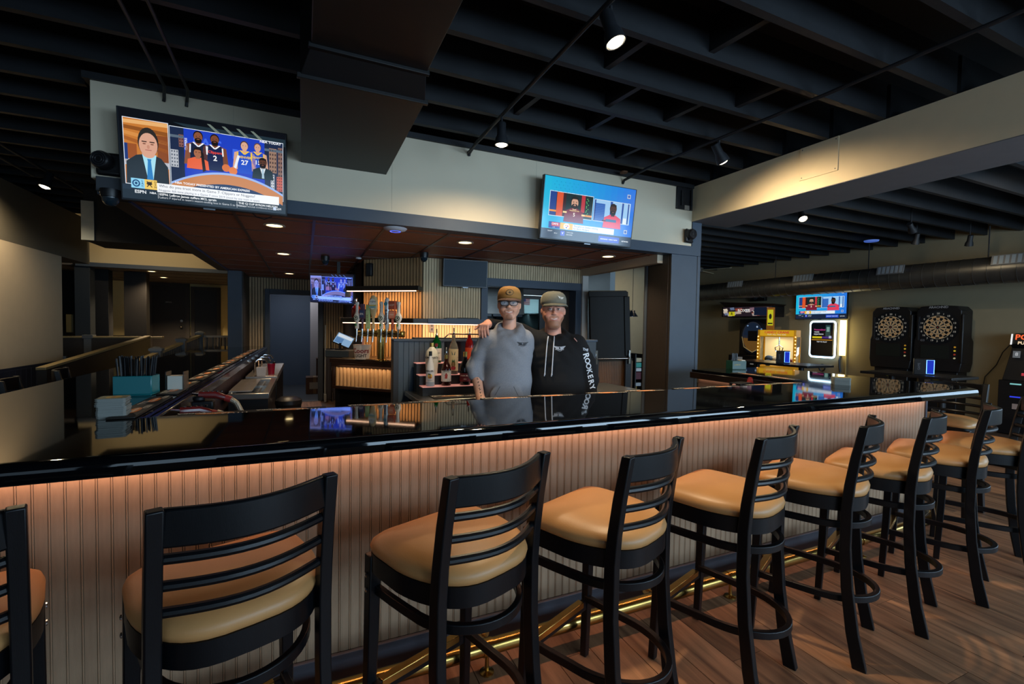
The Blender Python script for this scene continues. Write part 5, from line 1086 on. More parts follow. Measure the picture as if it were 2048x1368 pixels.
    p.text('ESPN: LeBron James suffers MCL sprain', .207, .080, .036, 'f0f2f4', 24, 'l', bold=True); p.text("Lakers F injured in team's season-ending loss in Game 5 to Wolves", .207, .045, .033, 'd8dce2', 24, 'l')
    p.rect(.675, .02, .677, .098, 'e8ecf0', 24); p.text('THE CJ CUP BYRON NELSON', .685, .078, .034, 'f0f2f4', 24, 'l', bold=True); p.text('SECOND ROUND COVERAGE NOW  ESPN+', .685, .045, .024, 'd8dce2', 24, 'l'); p.rect(.915, .035, .935, .075, 'c8d8f0', 24); p.text('LIVE', .955, .055, .028, 'e8ecf0', 24, bold=True)
    return p
def show_football(w, h):
    p = P(-w/2, -h/2, w, h); p.dz = .0003
    n = 14
    for i in range(n): t = i/(n-1); c = [a*(1-t)+b*t for a, b in zip(C('1fb4dc'), C('2878e0'))]; p.rect(i/n, 0, (i+1)/n, 1, tuple(c), 0)
    for i in range(9):
        for j in range(4): p.ell(.10+i*.045+.02*(j % 2), .78+j*.05, .007, .012, '1a9fd0', 1, 8)
    p.rect(.06, .37, .525, .775, 'cfe4f4', 1); p.rect(.065, .38, .52, .765, '132a2c', 2); p.rect(.065, .38, .13, .765, '1f3f8a', 3); p.rect(.135, .38, .20, .765, 'd9542c', 3); p.rect(.20, .38, .23, .765, '3a1418', 3)
    p.rect(.395, .48, .435, .765, 'b8323c', 3); p.rect(.065, .44, .135, .47, 'e8943c', 4); p.rect(.42, .42, .52, .45, 'e8943c', 4)
    for i in range(12): p.ell(.46+.012*math.sin(i*2), .45+.024*i, .005, .012, '5fbf6a', 4, 6)
    man(p, .325, .62, .19, 'd2a084', '1e1814', '7a1f34', 5, '241a14'); p.text('WASHINGTON', .325, .49, .028, 'f0d8a0', 12, bold=True); p.text('5', .325, .425, .085, 'f2e8dc', 12, bold=True); p.rect(.205, .44, .245, .47, 'f0d090', 12); p.rect(.405, .42, .44, .45, 'f0d090', 12)
    p.rect(.535, .37, .955, .745, 'cfe4f4', 1); p.rect(.54, .38, .95, .735, '9cc8ee', 2); p.rect(.54, .38, .66, .68, '2f62b4', 3)
    for i in range(10): p.rect(.545, .39+i*.028, .655, .394+i*.028, '5a8ad4', 4)
    p.rect(.54, .38, .555, .735, '1c3f8a', 4); p.rect(.72, .38, .745, .735, '1d4a9c', 3); p.rect(.855, .38, .875, .735, '1d4a9c', 3); p.rect(.925, .38, .94, .735, '1d4a9c', 3); p.rect(.88, .38, .92, .48, 'dfe8f0', 4)
    man(p, .755, .595, .185, '4a2c22', '140f0e', 'e0405c', 5, '140f0e'); p.rect(.68, .385, .80, .43, '2f6a94', 13); p.rect(.64, .385, .68, .41, '4a2c22', 12)
    for y in (.86, .24): p.rect(.905, y-.03, .945, y+.04, 'b8c4d4', 1); p.ell(.925, y+.005, .013, .023, '2f5fb8', 2, 12)
    p.rect(.07, .17, .19, .275, '24409a', 2); p.text('GMFB', .135, .24, .05, 'f0d8e0', 4, bold=True); p.rect(.10, .205, .185, .268, 'c8344c', 3); p.text('LIVE', .125, .185, .025, 'e8eef8', 3)
    p.rect(.19, .17, .325, .275, 'e8b83c', 2); p.ell(.258, .222, .032, .05, 'f2f2f2', 3, 20); p.ell(.25, .235, .008, .012, 'e0c030', 4, 8); p.ell(.27, .228, .008, .012, 'c8343c', 4, 8); p.ell(.258, .20, .008, .012, '2a4a9c', 4, 8)
    p.rect(.325, .17, .79, .268, 'e4eef6', 2); p.text('Thoughts on Steelers waiting', .335, .24, .042, '1f3a70', 3, 'l'); p.text('for Aaron Rodgers', .335, .198, .042, '1f3a70', 3, 'l')
    p.rect(0, 0, 1, .16, '18243c', 2); p.text('DRAFT', .09, .12, .03, 'f0f4f8', 3); p.text('RD 4', .15, .09, .028, 'f0f4f8', 3); p.rect(.20, .06, .245, .14, '3a50c8', 3); p.text('V', .222, .10, .05, 'f4f4f4', 4, bold=True); p.text('7 PTS FOR', .30, .12, .028, 'f0f4f8', 3); p.text('2ND RND', .295, .085, .028, 'f0f4f8', 3)
    p.rect(.62, .03, .86, .13, '1f48c0', 3); p.text('MORNINGS  TODAY NOW', .74, .08, .03, 'f0f4f8', 4, bold=True); p.text('NETWORK', .93, .075, .03, 'f0f4f8', 3, bold=True)
    return p
def tv(loc, rot, w, h, label, show=None, mat=None, name='television', brand=True, tint=None):
    t = E(name, loc, rot=rot, label=label, cat='television')
    O('housing', B().box(-w/2, -.012, -h/2, w/2, .03, h/2).box(-w*.3, .03, -h*.3, w*.3, .06, h*.25), bez, t, bevel=.004)
    if show: p = show(w*.978, h*.965); p.tint = tint; p.obj('screen', mat or scr, t, loc=(0, -.0128, .004))
    else: O('screen', B().box(-w/2+.012, -.0135, -h/2+.012, w/2-.012, -.0122, h/2-.012), M('off_screen', '1a2c3a', .35, spec=.15), t)
    if brand: O('logo_strip', B().box(-.035, -.015, -h/2-.010, .035, .0, -h/2), M('logo_strip', '6d7278', .3, .6), t)
    O('wall_mount', B().box(-.12, .06, -.1, .12, .10, .1), black, t); return t
tvb = tv((-.606, 3.812, 2.553), (8, 0, 0), .978, .58, 'large television on the cream fascia showing a basketball talk show', show_basket)
O('hanging_cable', B().tube([(.256, .02, -.285), (.286, .02, -.315), (.336, .03, -.325), (.386, .04, -.3)], .004, 6), blackm, tvb)
tv((2.512, 3.812, 2.583), (8, 0, .0), 1.05, .575, 'television on the right half of the fascia showing two football presenters', show_football)
tv((.335, 6.62, 1.945), (6, 3, -41.5), .70, .40, 'small television hung by the rear corner, tinted blue, showing the basketball show', show_basket, print_mat('screen_blue', 1.7), brand=False, tint=(.10, .26, 1.0))
O('tv_bracket', B().box(-.02, -.02, 0, .02, .02, .22).box(-.1, .0, .0, .02, .03, .03), black, loc=(.42, 6.68, 2.09), label='black ceiling bracket above the small rear television', cat='bracket')
tv((1.835, 5.53, 2.13), (4, 0, -4), .57, .34, 'switched-off dark television on the slatted wall beside the kitchen window')
tv((9.93, 6.25, 2.055), (0, 0, -90), 1.07, .63, 'television on the games-room wall showing the football presenters', show_football)

# ================================================================ CEILING FIXTURES
def recessed(x, y, z, label, pw=52):
    t = E('recessed_light', (x, y, z), label=label, cat='downlight', group='recessed downlights')
    O('trim_ring', B().lathe([(.085, 0), (.088, -.004), (.066, -.007), (.062, 0)], 24), M('white_trim_ring', 'cfc6b8', .4), t)
    O('lens', B().lathe([(.062, -.002), (.05, -.004), (.002, -.005)], 24), warmglow, t)
    spot('recessed_lamp', (x, y, z-.012), (x, y, 0), pw, (1, .74, .46), 125, .8, .05)
recessed(-.235, 4.48, ZC, 'downlight in the brown ceiling just behind the basketball television'); recessed(-.232, 6.24, ZC, 'downlight in the brown ceiling, middle of the left row'); recessed(-.23, 8.63, ZC, 'downlight in the brown ceiling nearest the rear doorway')
recessed(1.465, 4.44, ZC, 'downlight in the brown ceiling above the man in grey'); recessed(3.215, 4.47, ZC, 'downlight in the brown ceiling below the football television')
recessed(-2.67, 10.95, 2.43, 'downlight in the grey ceiling at the left, nearer one', 160); recessed(-2.79, 12.3, 2.43, 'downlight in the grey ceiling at the left, farther one', 800)
apn = E('wifi_access_point', (.715, 4.085, ZC+.001), label='white disc access point with a blue ring on the brown ceiling', cat='access point')
O('shell', B().lathe([(.098, 0), (.1, -.008), (.085, -.022), (.05, -.032), (.002, -.034)], 28), M('white_plastic', 'd9dadf', .4), apn, smooth=60)
O('ring', B().lathe([(.042, -.031), (.046, -.034), (.038, -.0345), (.036, -.031)], 24), M('blue_ring', '4060d0', .4, emit='4a68ff', es=1.5), apn)
def dome(x, y, z, label, r=.05):
    t = E('dome_camera', (x, y, z), label=label, cat='camera'); O('base', B().lathe([(r, 0), (r, -.02), (r*.92, -.05), (r*.85, -.052)], 20), blackm, t); O('bubble', B().lathe([(r*.85, -.05), (r*.8, -.075), (r*.5, -.1), (.002, -.108)], 20), M('dark_bubble', '1c2a33', .12), t, smooth=60)
dome(.235, 6.2, ZC, 'black dome camera on the brown ceiling above the small rear television'); dome(1.255, 5.3, ZC, 'black dome camera on the brown ceiling beside the switched-off television'); dome(-1.165, 3.89, 2.33, 'black dome camera below the left end of the fascia', .055)
O('smoke_sensor', B().lathe([(.035, 0), (.033, -.015), (.002, -.02)], 16), MATS['white_plastic'], loc=(.62, 6.12, ZC), label='small white sensor on the brown ceiling by the diagonal wall', cat='sensor')
def box_speaker(loc, rz, label):
    t = E('surveillance_speaker', loc, rz, label, 'speaker')
    O('plate', B().box(-.075, -.035, -.075, .075, .0, .075), blackm, t, bevel=.02, seg=3); 
    O('barrel', B().lathe([(.055, 0), (.06, .02), (.058, .05), (.05, .062)], 24).xf(T(-.02, -.03, .01, rx=90, rz=-14)), blackm, t, bevel=.004)
    for i, r in enumerate((.046, .034, .02)): O('ring', B().tube([(r*math.cos(a), r*math.sin(a), .063) for a in [2*math.pi*k/22 for k in range(22)]], .004, 6, True).xf(T(-.02, -.03, .01, rx=90, rz=-14)), M('dark_ring', '26272b', .3), t)
    for x in (-.06, .06):
        for z in (-.06, .06): O('screw', B().cyl((x, -.037, z), (x, -.034, z), .005, n=8), chrome, t)
box_speaker((-1.175, 3.945, 2.505), -4, 'black round-lensed box on the left end of the fascia'); box_speaker((3.90, 3.945, 2.515), 18, 'black round-lensed box on the right end of the fascia by the beam')
O('cable_box', B().box(-.075, -.03, -.055, .08, .02, .04), M('grey_box', '3a3e44', .6), loc=(-1.17, 3.93, 2.375), label='grey junction box under the left end of the fascia', cat='box', bevel=.004)
br = E('beam_bracket', (3.835, 3.945, 2.80), label='worn black steel hanger bracket at the fascia and beam corner', cat='bracket')
O('plate', B().box(-.115, -.012, 0, .12, .003, .24), M('worn_black', '1c1d20', .45, var=.5, scale=18), br, bevel=.004); O('channel', B().box(-.06, -.03, .04, -.04, -.012, .2).box(.07, -.04, .0, .09, -.012, .22), black, br); O('chipped_patch', B().box(.0, -.0135, .0, .1, -.0122, .05), M('chipped_patch', '8c8478', .7), br)
# conduit tracks with spot heads
def track(pts, r, label, name='light_track'):
    t = E(name, pts[0], label=label, cat='track'); o = Vector(pts[0]); O('conduit', B().tube([Vector(p)-o for p in pts], r, 8), black, t); return t
tk1 = track([(1.327, -1.0, 3.03), (1.327, 3.75, 3.03), (1.327, 3.93, 3.0), (1.327, 3.945, 2.98)], .013, 'black conduit track over the stools with two spot heads')
tk2 = track([(3.2, -1.0, 3.03), (3.12, 2.0, 3.03), (3.03, 3.6, 3.03), (3.0, 3.92, 3.0), (3.0, 3.945, 2.97)], .013, 'black conduit track near the cream beam with one spot head')
tk3 = track([(-.68, 2.0, 3.03), (-.72, 3.8, 3.03), (-.75, 3.93, 3.01), (-.755, 3.94, 2.975)], .010, 'thin black conduit ending on the fascia, right of a pair', 'ceiling_conduit'); tk4 = track([(-.80, 2.0, 3.03), (-.85, 3.8, 3.03), (-.88, 3.93, 3.0), (-.885, 3.94, 2.985)], .010, 'thin black conduit ending on the fascia, left of a pair', 'ceiling_conduit')
tk5 = track([(-2.46, 1.0, 3.02), (-2.46, 9.0, 3.02)], .014, 'pale conduit track over the left room carrying a spot head'); tk6 = track([(-2.62, 1.0, 2.99), (-2.62, 6.6, 2.99)], .012, 'pale pipe beside the left room track', 'ceiling_conduit')
track([(1.327, 3.32, 3.03), (1.315, 3.6, 3.0), (1.30, 3.9, 2.99)], .008, 'short bent cable from the spot head to the fascia', 'power_cable')
def spot_head(x, y, z, tx, ty, tz, label, pw, lit=True, ang=95, col=(1, .78, .5)):
    t = E('spot_head', (x, y, z), label=label, cat='spotlight', group='track spot heads'); d = (Vector((tx, ty, tz))-Vector((x, y, z))).normalized(); q = d.to_track_quat('-Z', 'Y').to_matrix().to_4x4()
    O('stem', B().cyl((0, 0, .0), (0, 0, (3.33 if x > 4 else 3.03)-z), .008, n=8), black, t)
    O('can', B().lathe([(.03, .075), (.033, .07), (.033, -.01), (.046, -.04), (.052, -.085), (.047, -.085), (.03, -.03), (.002, -.03)], 20).xf(q), black, t, smooth=50)
    O('bulb', B().lathe([(.045, -.072), (.036, -.088), (.02, -.096), (.002, -.098)], 18).xf(q), hotglow if lit else M('dim_bulb', '9a958a', .3), t, smooth=60)
    if lit: spot('track_lamp', Vector((x, y, z))+d*.105, (tx, ty, tz), pw, col, ang, .7, .04)
spot_head(1.35, 1.90, 2.93, 2.1, 1.2, 0, 'lit spot head at the top of the photo over the stools', 150); spot_head(1.327, 3.2, 2.90, 1.40, 3.30, 0, 'spot head pointing down in front of the fascia, over the two men', 75, True, 165)
spot_head(3.08, 2.80, 2.92, 3.75, 2.75, 2.0, 'lit spot head beside the cream beam', 110, True, 140); spot_head(-2.45, 6.45, 2.93, -2.75, 6.2, 1.6, 'lit spot head in the left room', 75, True, 170)
spot_head(-2.46, 8.75, 2.93, -2.5, 10.4, 2.5, 'added hidden spot head in the left room, brightening the cream header', 45, True, 150); spot_head(1.327, .35, 2.93, 1.55, 3.1, 1.45, 'added unseen spot head on the track above the photographer, facing the two men', 80, True, 50)  # both heads are added, to brighten the header and the men
spot_head(5.65, 3.83, 2.93, 5.1, 3.0, 1.6, 'lit spot head in the games room just past the beam', 26, True, 110); spot_head(8.5, 3.95, 2.92, 8.9, 4.4, 1.5, 'unlit spot head in the games room, above the dart machines', 0, False); spot_head(9.2, 3.6, 2.9, 9.6, 3.9, 1.7, 'unlit spot head in the games room, nearest the duct grille', 0, False)
spot_head(7.0, 6.9, 2.93, 8.6, 7.0, 1.2, 'spot head in the games room, left of the ceiling disc', 40, True, 110)
spot_head(7.9, 9.2, 2.93, 8.3, 11.0, 1.5, 'added spot head brightening the far wall past the bar flap', 45, True, 120)  # extra head put in to light the far wall
spot_head(7.6, 3.6, 2.93, 9.6, 3.9, 1.6, 'spot head over the high tables aimed at the dart machines', 16, True, 90)
O('ceiling_disc', B().lathe([(.11, 0), (.1, -.02), (.002, -.03)], 20), M('disc_blue', '7f93b8', .4, emit='4468c8', es=.6), loc=(8.9, 4.78, 3.06), label='pale disc fixture lit blue on the dark games-room ceiling', cat='fixture')
O('rust_stain_plate', B().lathe([(.04, 0), (.038, -.012), (.002, -.014)], 14), M('rusty', '6b4630', .8, var=.4, scale=40), loc=(2.93, 3.84, 3.05), label='small rusty ceiling plate near the end of the right track', cat='plate')
# ================================================================ LEFT BACKGROUND (ramp and raised area)
dk = M('dark_ramp_paint', '2a2622', .6, var=.1); capw = M('wood_cap', '8a7a55', .5, var=.15, scale=8); newel = M('newel_paint', '55595c', .55)
hw = E('ramp_half_wall', (-2.54, 6.5, 0), label='dark half wall with a sloping pale wood handrail along the ramp', cat='half wall')
O('panel', B().add([(-.04, 0, 0), (.04, 0, 0), (-.04, 3.64, .3), (.04, 3.64, .3), (-.04, 0, .93), (.04, 0, .93), (-.04, 3.64, 1.18), (.04, 3.64, 1.18)], [(0, 2, 3, 1), (4, 5, 7, 6), (0, 1, 5, 4), (2, 6, 7, 3), (0, 4, 6, 2), (1, 3, 7, 5)]), dk, hw)
O('handrail', B().sweep([(0, -.02, .95), (0, 3.66, 1.2)], .085, .03), capw, hw, bevel=.004)
bw = E('raised_half_wall', (-3.2, 10.3, 0), label='dark half wall with a pale cap at the edge of the raised area', cat='half wall')
O('panel', B().box(-.75, -.05, 0, .6, .05, 1.165), dk, bw); O('cap', B().box(-.77, -.06, 1.165, -.24, .06, 1.195).box(-.16, -.06, 1.165, .85, .06, 1.195), capw, bw, bevel=.004); O('newel', B().box(-.25, -.07, .0, -.15, .07, 1.16).layers([[(-.27, -.08, 1.16), (-.13, -.08, 1.16), (-.13, .08, 1.16), (-.27, .08, 1.16)], [(-.27, -.08, 1.22), (-.13, -.08, 1.22), (-.13, .08, 1.22), (-.27, .08, 1.22)]]), newel, bw)
rr2 = E('ramp_railing', (-1.75, 7.1, 0), label='ramp railing with square newel posts and wood handrail behind the bar leg', cat='railing')
for y, z in ((.255, 1.119), (1.596, 1.202), (3.0, 1.279)):
    O('newel', B().box(-.055, y-.055, 0, .055, y+.055, z-.03), newel, rr2); O('newel_cap', B().layers([[(-.07*k, y-.07*k, zz), (.07*k, y-.07*k, zz), (.07*k, y+.07*k, zz), (-.07*k, y+.07*k, zz)] for k, zz in ((1, z-.03), (1, z), (.3, z+.025))]), newel, rr2)
O('handrail', B().sweep([(0, -.6, 1.0), (0, 3.0, 1.225)], .07, .035), capw, rr2, bevel=.004)
O('lower_rail', B().sweep([(0, -.6, .15), (0, 3.0, .38)], .05, .04), dk, rr2)
pkm = B().box(-.012, -.012, 0, .012, .012, .85).mesh('picket'); fix_normals(pkm); pkm.materials.append(M('picket_paint', '3a3b3c', .5))
for i in range(30): O('picket', pkm, None, rr2, loc=(0, -.5+i*.12, .15+(i*.12)*.064))
pr2 = E('landing_railing', (-1.75, 10.12, 0), label='short picket railing at the landing beside the slate column', cat='railing')
O('handrail', B().box(.06, -.035, 1.19, .62, .035, 1.225), M('pale_rail', '8f8a80', .5), pr2)
for i in range(6): O('picket', pkm, None, pr2, loc=(.11+i*.095, 0, .35))
def door(loc, w, h, label, open_=False):
    d = E('panel_door', loc, label=label, cat='door'); dmt = M('dark_door', '231e1a', .5)
    O('casing', B().box(-w/2-.08, -.04, 0, -w/2, .02, h+.08).box(w/2, -.04, 0, w/2+.08, .02, h+.08).box(-w/2, -.04, h, w/2, .02, h+.08), M('dark_casing', '2b2621', .5), d)
    O('leaf', B().box(-w/2, -.005, 0, w/2, .02, h), blackm if open_ else dmt, d)
    if not open_:
        O('lever', B().cyl((w*.36, -.06, 1.0), (w*.36, -.005, 1.0), .02, n=10).ball((w*.36, -.07, 1.0), .03), chrome, d); O('deadbolt', B().cyl((w*.36, -.02, 1.14), (w*.36, -.005, 1.14), .03, n=12), chrome, d)
        p = P(); p.rect(-.11, -.025, .11, .025, '1a1816', 1); p.text('OFFICE', -.02, 0, .04, 'b8b4aa', 2); p.obj('door_sign', pmat, d, loc=(.0, -.0065, 1.6))
    return d
door((-3.05, 13.96, .35), .68, 2.0, 'dark brown door with a small sign and chrome knob in the raised area'); door((-2.285, 13.96, .35), .48, 1.93, 'narrow dark doorway beside the signed door', True)
for i, (x0, x1, y, lb) in enumerate(((-3.64, -3.43, 10.45, 'dark square column at the left edge of the raised area'), (-3.61, -3.342, 11.0, 'black partition panel just right of the left column'), (-3.168, -2.82, 11.2, 'dark wide column beside the brown door'))):
    c = E('interior_column', ((x0+x1)/2, y, .35), label=lb, cat='column'); hwid = (x1-x0)/2
    O('shaft', B().box(-hwid, 0, 0, hwid, .22, 2.07), M('column_%d' % i, ('232a30', '0a0a0c', '120f0d')[i], .6), c, bevel=.004); O('base_block', B().box(-hwid-.01, -.012, 0, hwid+.01, .23, .12), dk, c)
O('wall_dark_recess', B().box(-5.5, 11.6, .35, -4.0, 11.7, 2.42), M('recess_black', '0b0b0c', .8), kind='structure')
bb2 = E('black_bulkhead', (-1.8, 7.43, 2.42), label='black boxed bulkhead with a pale end cap left of the brown ceiling', cat='bulkhead')
O('box', B().box(-.585, -.32, 0, .50, .33, .6), M('bulkhead_black', '0e0f11', .7), bb2); O('end_cap', B().box(-.60, -.345, .0, -.48, -.321, .46), M('pale_metal', '9aa09a', .5), bb2)
O('wall_hanging', B().box(-.05, -.02, 0, .05, .02, .32), M('dim_gold', '6a5a34', .5), loc=(-3.76, 10.6, 1.25), label='dim gold frame by the left column', cat='frame', bevel=.01)

# ================================================================ GAMES ROOM (RIGHT BACKGROUND)
spiral = M('spiral_duct', '6f6f6c', .38, .85, var=.15, scale=6)
sd = E('spiral_duct', (9.25, 5.6, 2.42), label='galvanised spiral duct with square grilles along the games-room wall', cat='duct')
O('pipe', B().cyl((0, -5, 0), (0, 4.2, 0), .2, n=28), spiral, sd)
for i in range(44): O('seam', B().tube([(.2025*math.cos(a), -2.7+i*.155+.02*math.cos(a), .2025*math.sin(a)) for a in [2*math.pi*k/20 for k in range(20)]], .005, 4, True), spiral, sd)
for i, y in enumerate((2.08, .48, -1.03, -2.5)):
    g = O('grille', B().box(-.215, y-.2, -.0, -.185, y+.2, .15), M('grille_frame', '8a8c8e', .4, .6), sd, rot=(0, 14, 0), bevel=.003)
    for k in range(6): O('louver', B().box(-.2185, y-.18+k*.063, .015, -.2145, y-.18+k*.063+.04, .135), M('louver', 'a9b8c4', .35, .5), g)
for y in (-2.2, -.6, 1.2): O('hanger', B().cyl((0, y, .2), (0, y, .66), .008, n=6), black, sd)
O('flex_end', B().lathe([(.2, 0), (.19, .4), (.14, .7)], 20).xf(T(0, 4.2, 0, rx=-90)), M('flex_duct', '9a9c98', .6), sd)
cf = E('ceiling_fan', (6.9, 6.7, 2.62), label='ceiling fan with pale blades in the dark games-room ceiling', cat='fan')
O('rod', B().cyl((0, 0, .06), (0, 0, .46), .015, n=8), black, cf); O('motor', B().lathe([(.05, -.05), (.1, -.03), (.11, .04), (.05, .08)], 18), M('fan_motor', '4a4640', .5), cf)
for i in range(4): O('blade', B().box(.12, -.06, -.006, .62, .06, .006), M('fan_blade', '8d8268', .5), cf, rot=(8, 0, 20+i*90))
gs = E('wall_loudspeaker', (9.9, 7.73, 2.19), rz=-90, label='black horizontal loudspeaker on the wall above the boxing machine', cat='speaker')
O('cabinet', B().box(-.20, -.0, 0, .20, .09, .19), blackm, gs, bevel=.008); O('cone', B().lathe([(.06, 0), (.055, .01), (.02, .0), (.0, .006)], 18).xf(T(-.05, -.0, .095, rx=90)), M('cone_grey', '3c4048', .4), gs)
# boxing machine
bx_ = E('boxing_arcade', (9.5, 7.6, 0), rz=-78, label='tall boxing arcade machine with a bright marquee', cat='arcade machine')
O('base', B().box(-.40, -.15, 0, .40, .55, .9), blackm, bx_, bevel=.01); O('back_column', B().box(-.36, .25, .9, .36, .55, 1.75), M('boxing_side', '1a1412', .5), bx_, bevel=.01)
O('target_shield', B().layers([[(.30*k*math.cos(2*math.pi*j/28), y, 1.31+.43*k*math.sin(2*math.pi*j/28)) for j in range(28)] for k, y in ((1, .25), (1, .2), (.9, .17))]), M('shield', '20242e', .3), bx_)
p = P(0, 0, 1, 1.2); p.ell(0, 0, .25, .3, '2a2e3a', 1, 28); p.ell(0, -.02, .22, .26, '7a5526', 2, 28, 180, 360); p.ell(0, .0, .22, .28, '1c2a40', 2, 28, 0, 180); p.rect(-.11, -.08, .11, .12, '0c0a0c', 4); p.line([(-.25, 0), (-.2, -.2), (0, -.3), (.2, -.2), (.25, 0)], .012, 'b89a5a', 5); p.ell(.1, .2, .02, .02, 'bcd4f0', 5); p.ell(-.12, .22, .02, .012, '9ac0f0', 5); p.ell(.2, .15, .02, .02, '8ab8f0', 5); p.obj('shield_print', print_mat('dim_glow', .55), bx_, loc=(0, .168, 1.33))
O('marquee', B().prism([(-.62, -.12), (.55, -.12), (.6, .5), (-.62, .5)], 1.8, 2.04), blackm, bx_, bevel=.01); O('crown', B().layers([[(-.55, -.1, 2.04), (.58, -.1, 2.04), (.58, .45, 2.04), (-.55, .45, 2.04)], [(-.66, -.16, 2.16), (.64, -.16, 2.08), (.64, .5, 2.08), (-.66, .5, 2.16)]]), M('crown_dark', '1b1512', .4, var=.3), bx_)
p = P(-.58, 1.81, 1.12, .22); cols = ['b8a8a0', '8a6a78', 'd8c8b8', '6a7a9a', 'c8b0a0', 'e8d8c0', '5a6a8a', '9a4a3a']; rg = random.Random(5); p.rect(0, 0, 1, 1, '2a2028', 0)
for i in range(26): x = rg.random()*.9; y = rg.random()*.7; p.poly([(x, y), (x+.09, y+.02), (x+.07, y+.3), (x-.02, y+.25)], rg.choice(cols), 1+i % 3)
p.rect(.13, .05, .26, .5, 'd8d020', 5); p.text('R', .195, .27, .4, '2a2a10', 6, bold=True); p.text('BOXER', .45, .6, .42, 'f0e6dc', 5, bold=True); p.rect(.66, .1, .98, .9, '101c34', 4); p.obj('marquee_print', print_mat('marquee_glow', .7), bx_, loc=(0, -.123, 0))
p = P(); p.rect(-.2, .7, -.06, .86, 'b8b8b4', 1); p.rect(.0, .74, .08, .8, 'b8c43a', 1); p.rect(.12, .7, .2, .76, 'c8c4bc', 1); p.rect(.12, .78, .2, .82, 'a8a49c', 1); p.rect(.28, .7, .36, .86, 'c8a890', 1); p.rect(-.3, .2, .3, .45, 'a85a2a', 1); p.obj('notice_stickers', print_mat('sticker_glow', .22), bx_, loc=(0, -.152, 0))
sg = O('yellow_sign', B().box(.46, -.16, 1.2, .62, -.13, 2.0), M('orange_side', 'a86a24', .5, emit='a86a24', es=.2), bx_); p = P(); p.rect(-.06, .6, .06, .95, 'd8d42a', 1); p.ell(0, .8, .03, .06, '2a2a1c', 2); p.rect(-.05, .63, .05, .66, '2a2a1c', 2); p.obj('sign_print', print_mat('marquee_glow'), bx_, loc=(.54, -.162, 1.0))
# claw machine
ye = M('claw_yellow', 'd8971a', .4, emit='d8971a', es=.22)
cl = E('claw_machine', (8.75, 6.3, 0), rz=-62, label='yellow glowing claw machine full of plush prizes', cat='claw machine')
O('lower_cabinet', B().box(-.33, -.36, 0, .33, .36, .78), ye, cl, bevel=.01); O('roof', B().box(-.33, -.36, 1.36, .33, .36, 1.5), ye, cl, bevel=.01)
for x in (-.31, .31):
    for y in (-.34, .34): O('corner_pillar', B().box(x-.025, y-.025, .78, x+.025, y+.025, 1.36), ye, cl)
O('back_wall', B().box(-.3, .3, .78, .3, .34, 1.36), M('claw_back', 'd8c9a0', .5, emit='f0d8a0', es=.5), cl)
for nm, b in (('pane', B().box(-.285, -.355, .8, .285, -.349, 1.36)), ('pane', B().box(-.325, -.3, .8, -.319, .3, 1.36)), ('pane', B().box(.319, -.3, .8, .325, .3, 1.36))): O(nm, b, M('claw_glass', 'ffffff', .03, trans=1, ior=1.1), cl)
O('claw', B().cyl((.0, 0, 1.36), (.0, 0, 1.2), .012, n=8).tube([(0, 0, 1.2), (.07, 0, 1.14), (.05, 0, 1.06)], .01, 6).tube([(0, 0, 1.2), (-.07, 0, 1.14), (-.05, 0, 1.06)], .01, 6).tube([(0, 0, 1.2), (0, .07, 1.14), (0, .05, 1.06)], .01, 6), chrome, cl)
for i in range(22): O('plush_prize', B().ball((rg.uniform(-.24, .24), rg.uniform(-.28, .26), .83+rg.uniform(0, .08)), rg.uniform(.05, .075), 10, 7), M('plush_%d' % (i % 5), ('d8b8b0', '5a7aa8', 'd8d4cc', 'b85a6a', '4a6a9a')[i % 5], .9), cl)
p = P(); p.rect(-.29, .02, .29, .13, 'e8b020', 1); p.text('CANDY CRANE', 0, .09, .06, 'd8343a', 2, bold=True); p.text('PLAY TILL YOU WIN', 0, .045, .035, 'fff4d8', 2); p.obj('roof_print', print_mat('marquee_glow'), cl, loc=(0, -.362, 1.36))
O('coin_door', B().box(-.1, -.37, .3, .1, -.361, .6), M('coin_door', '5a4a2a', .5), cl); O('side_panel', B().box(.331, -.3, 1.16, .334, .3, 1.36), M('side_brown', '5a3018', .5), cl)
for i in range(9):
    for x in (-.32, .32): O('marquee_bulb', B().ball((x, -.365, .82+i*.068), .011, 8, 6), M('bulb_amber', 'ffffff', .5, emit='ffb060', es=4), cl)
area('claw_lamp', (8.75, 6.3, 1.33), (8.75, 6.3, 0), .4, .4, 3, (1, .85, .55))
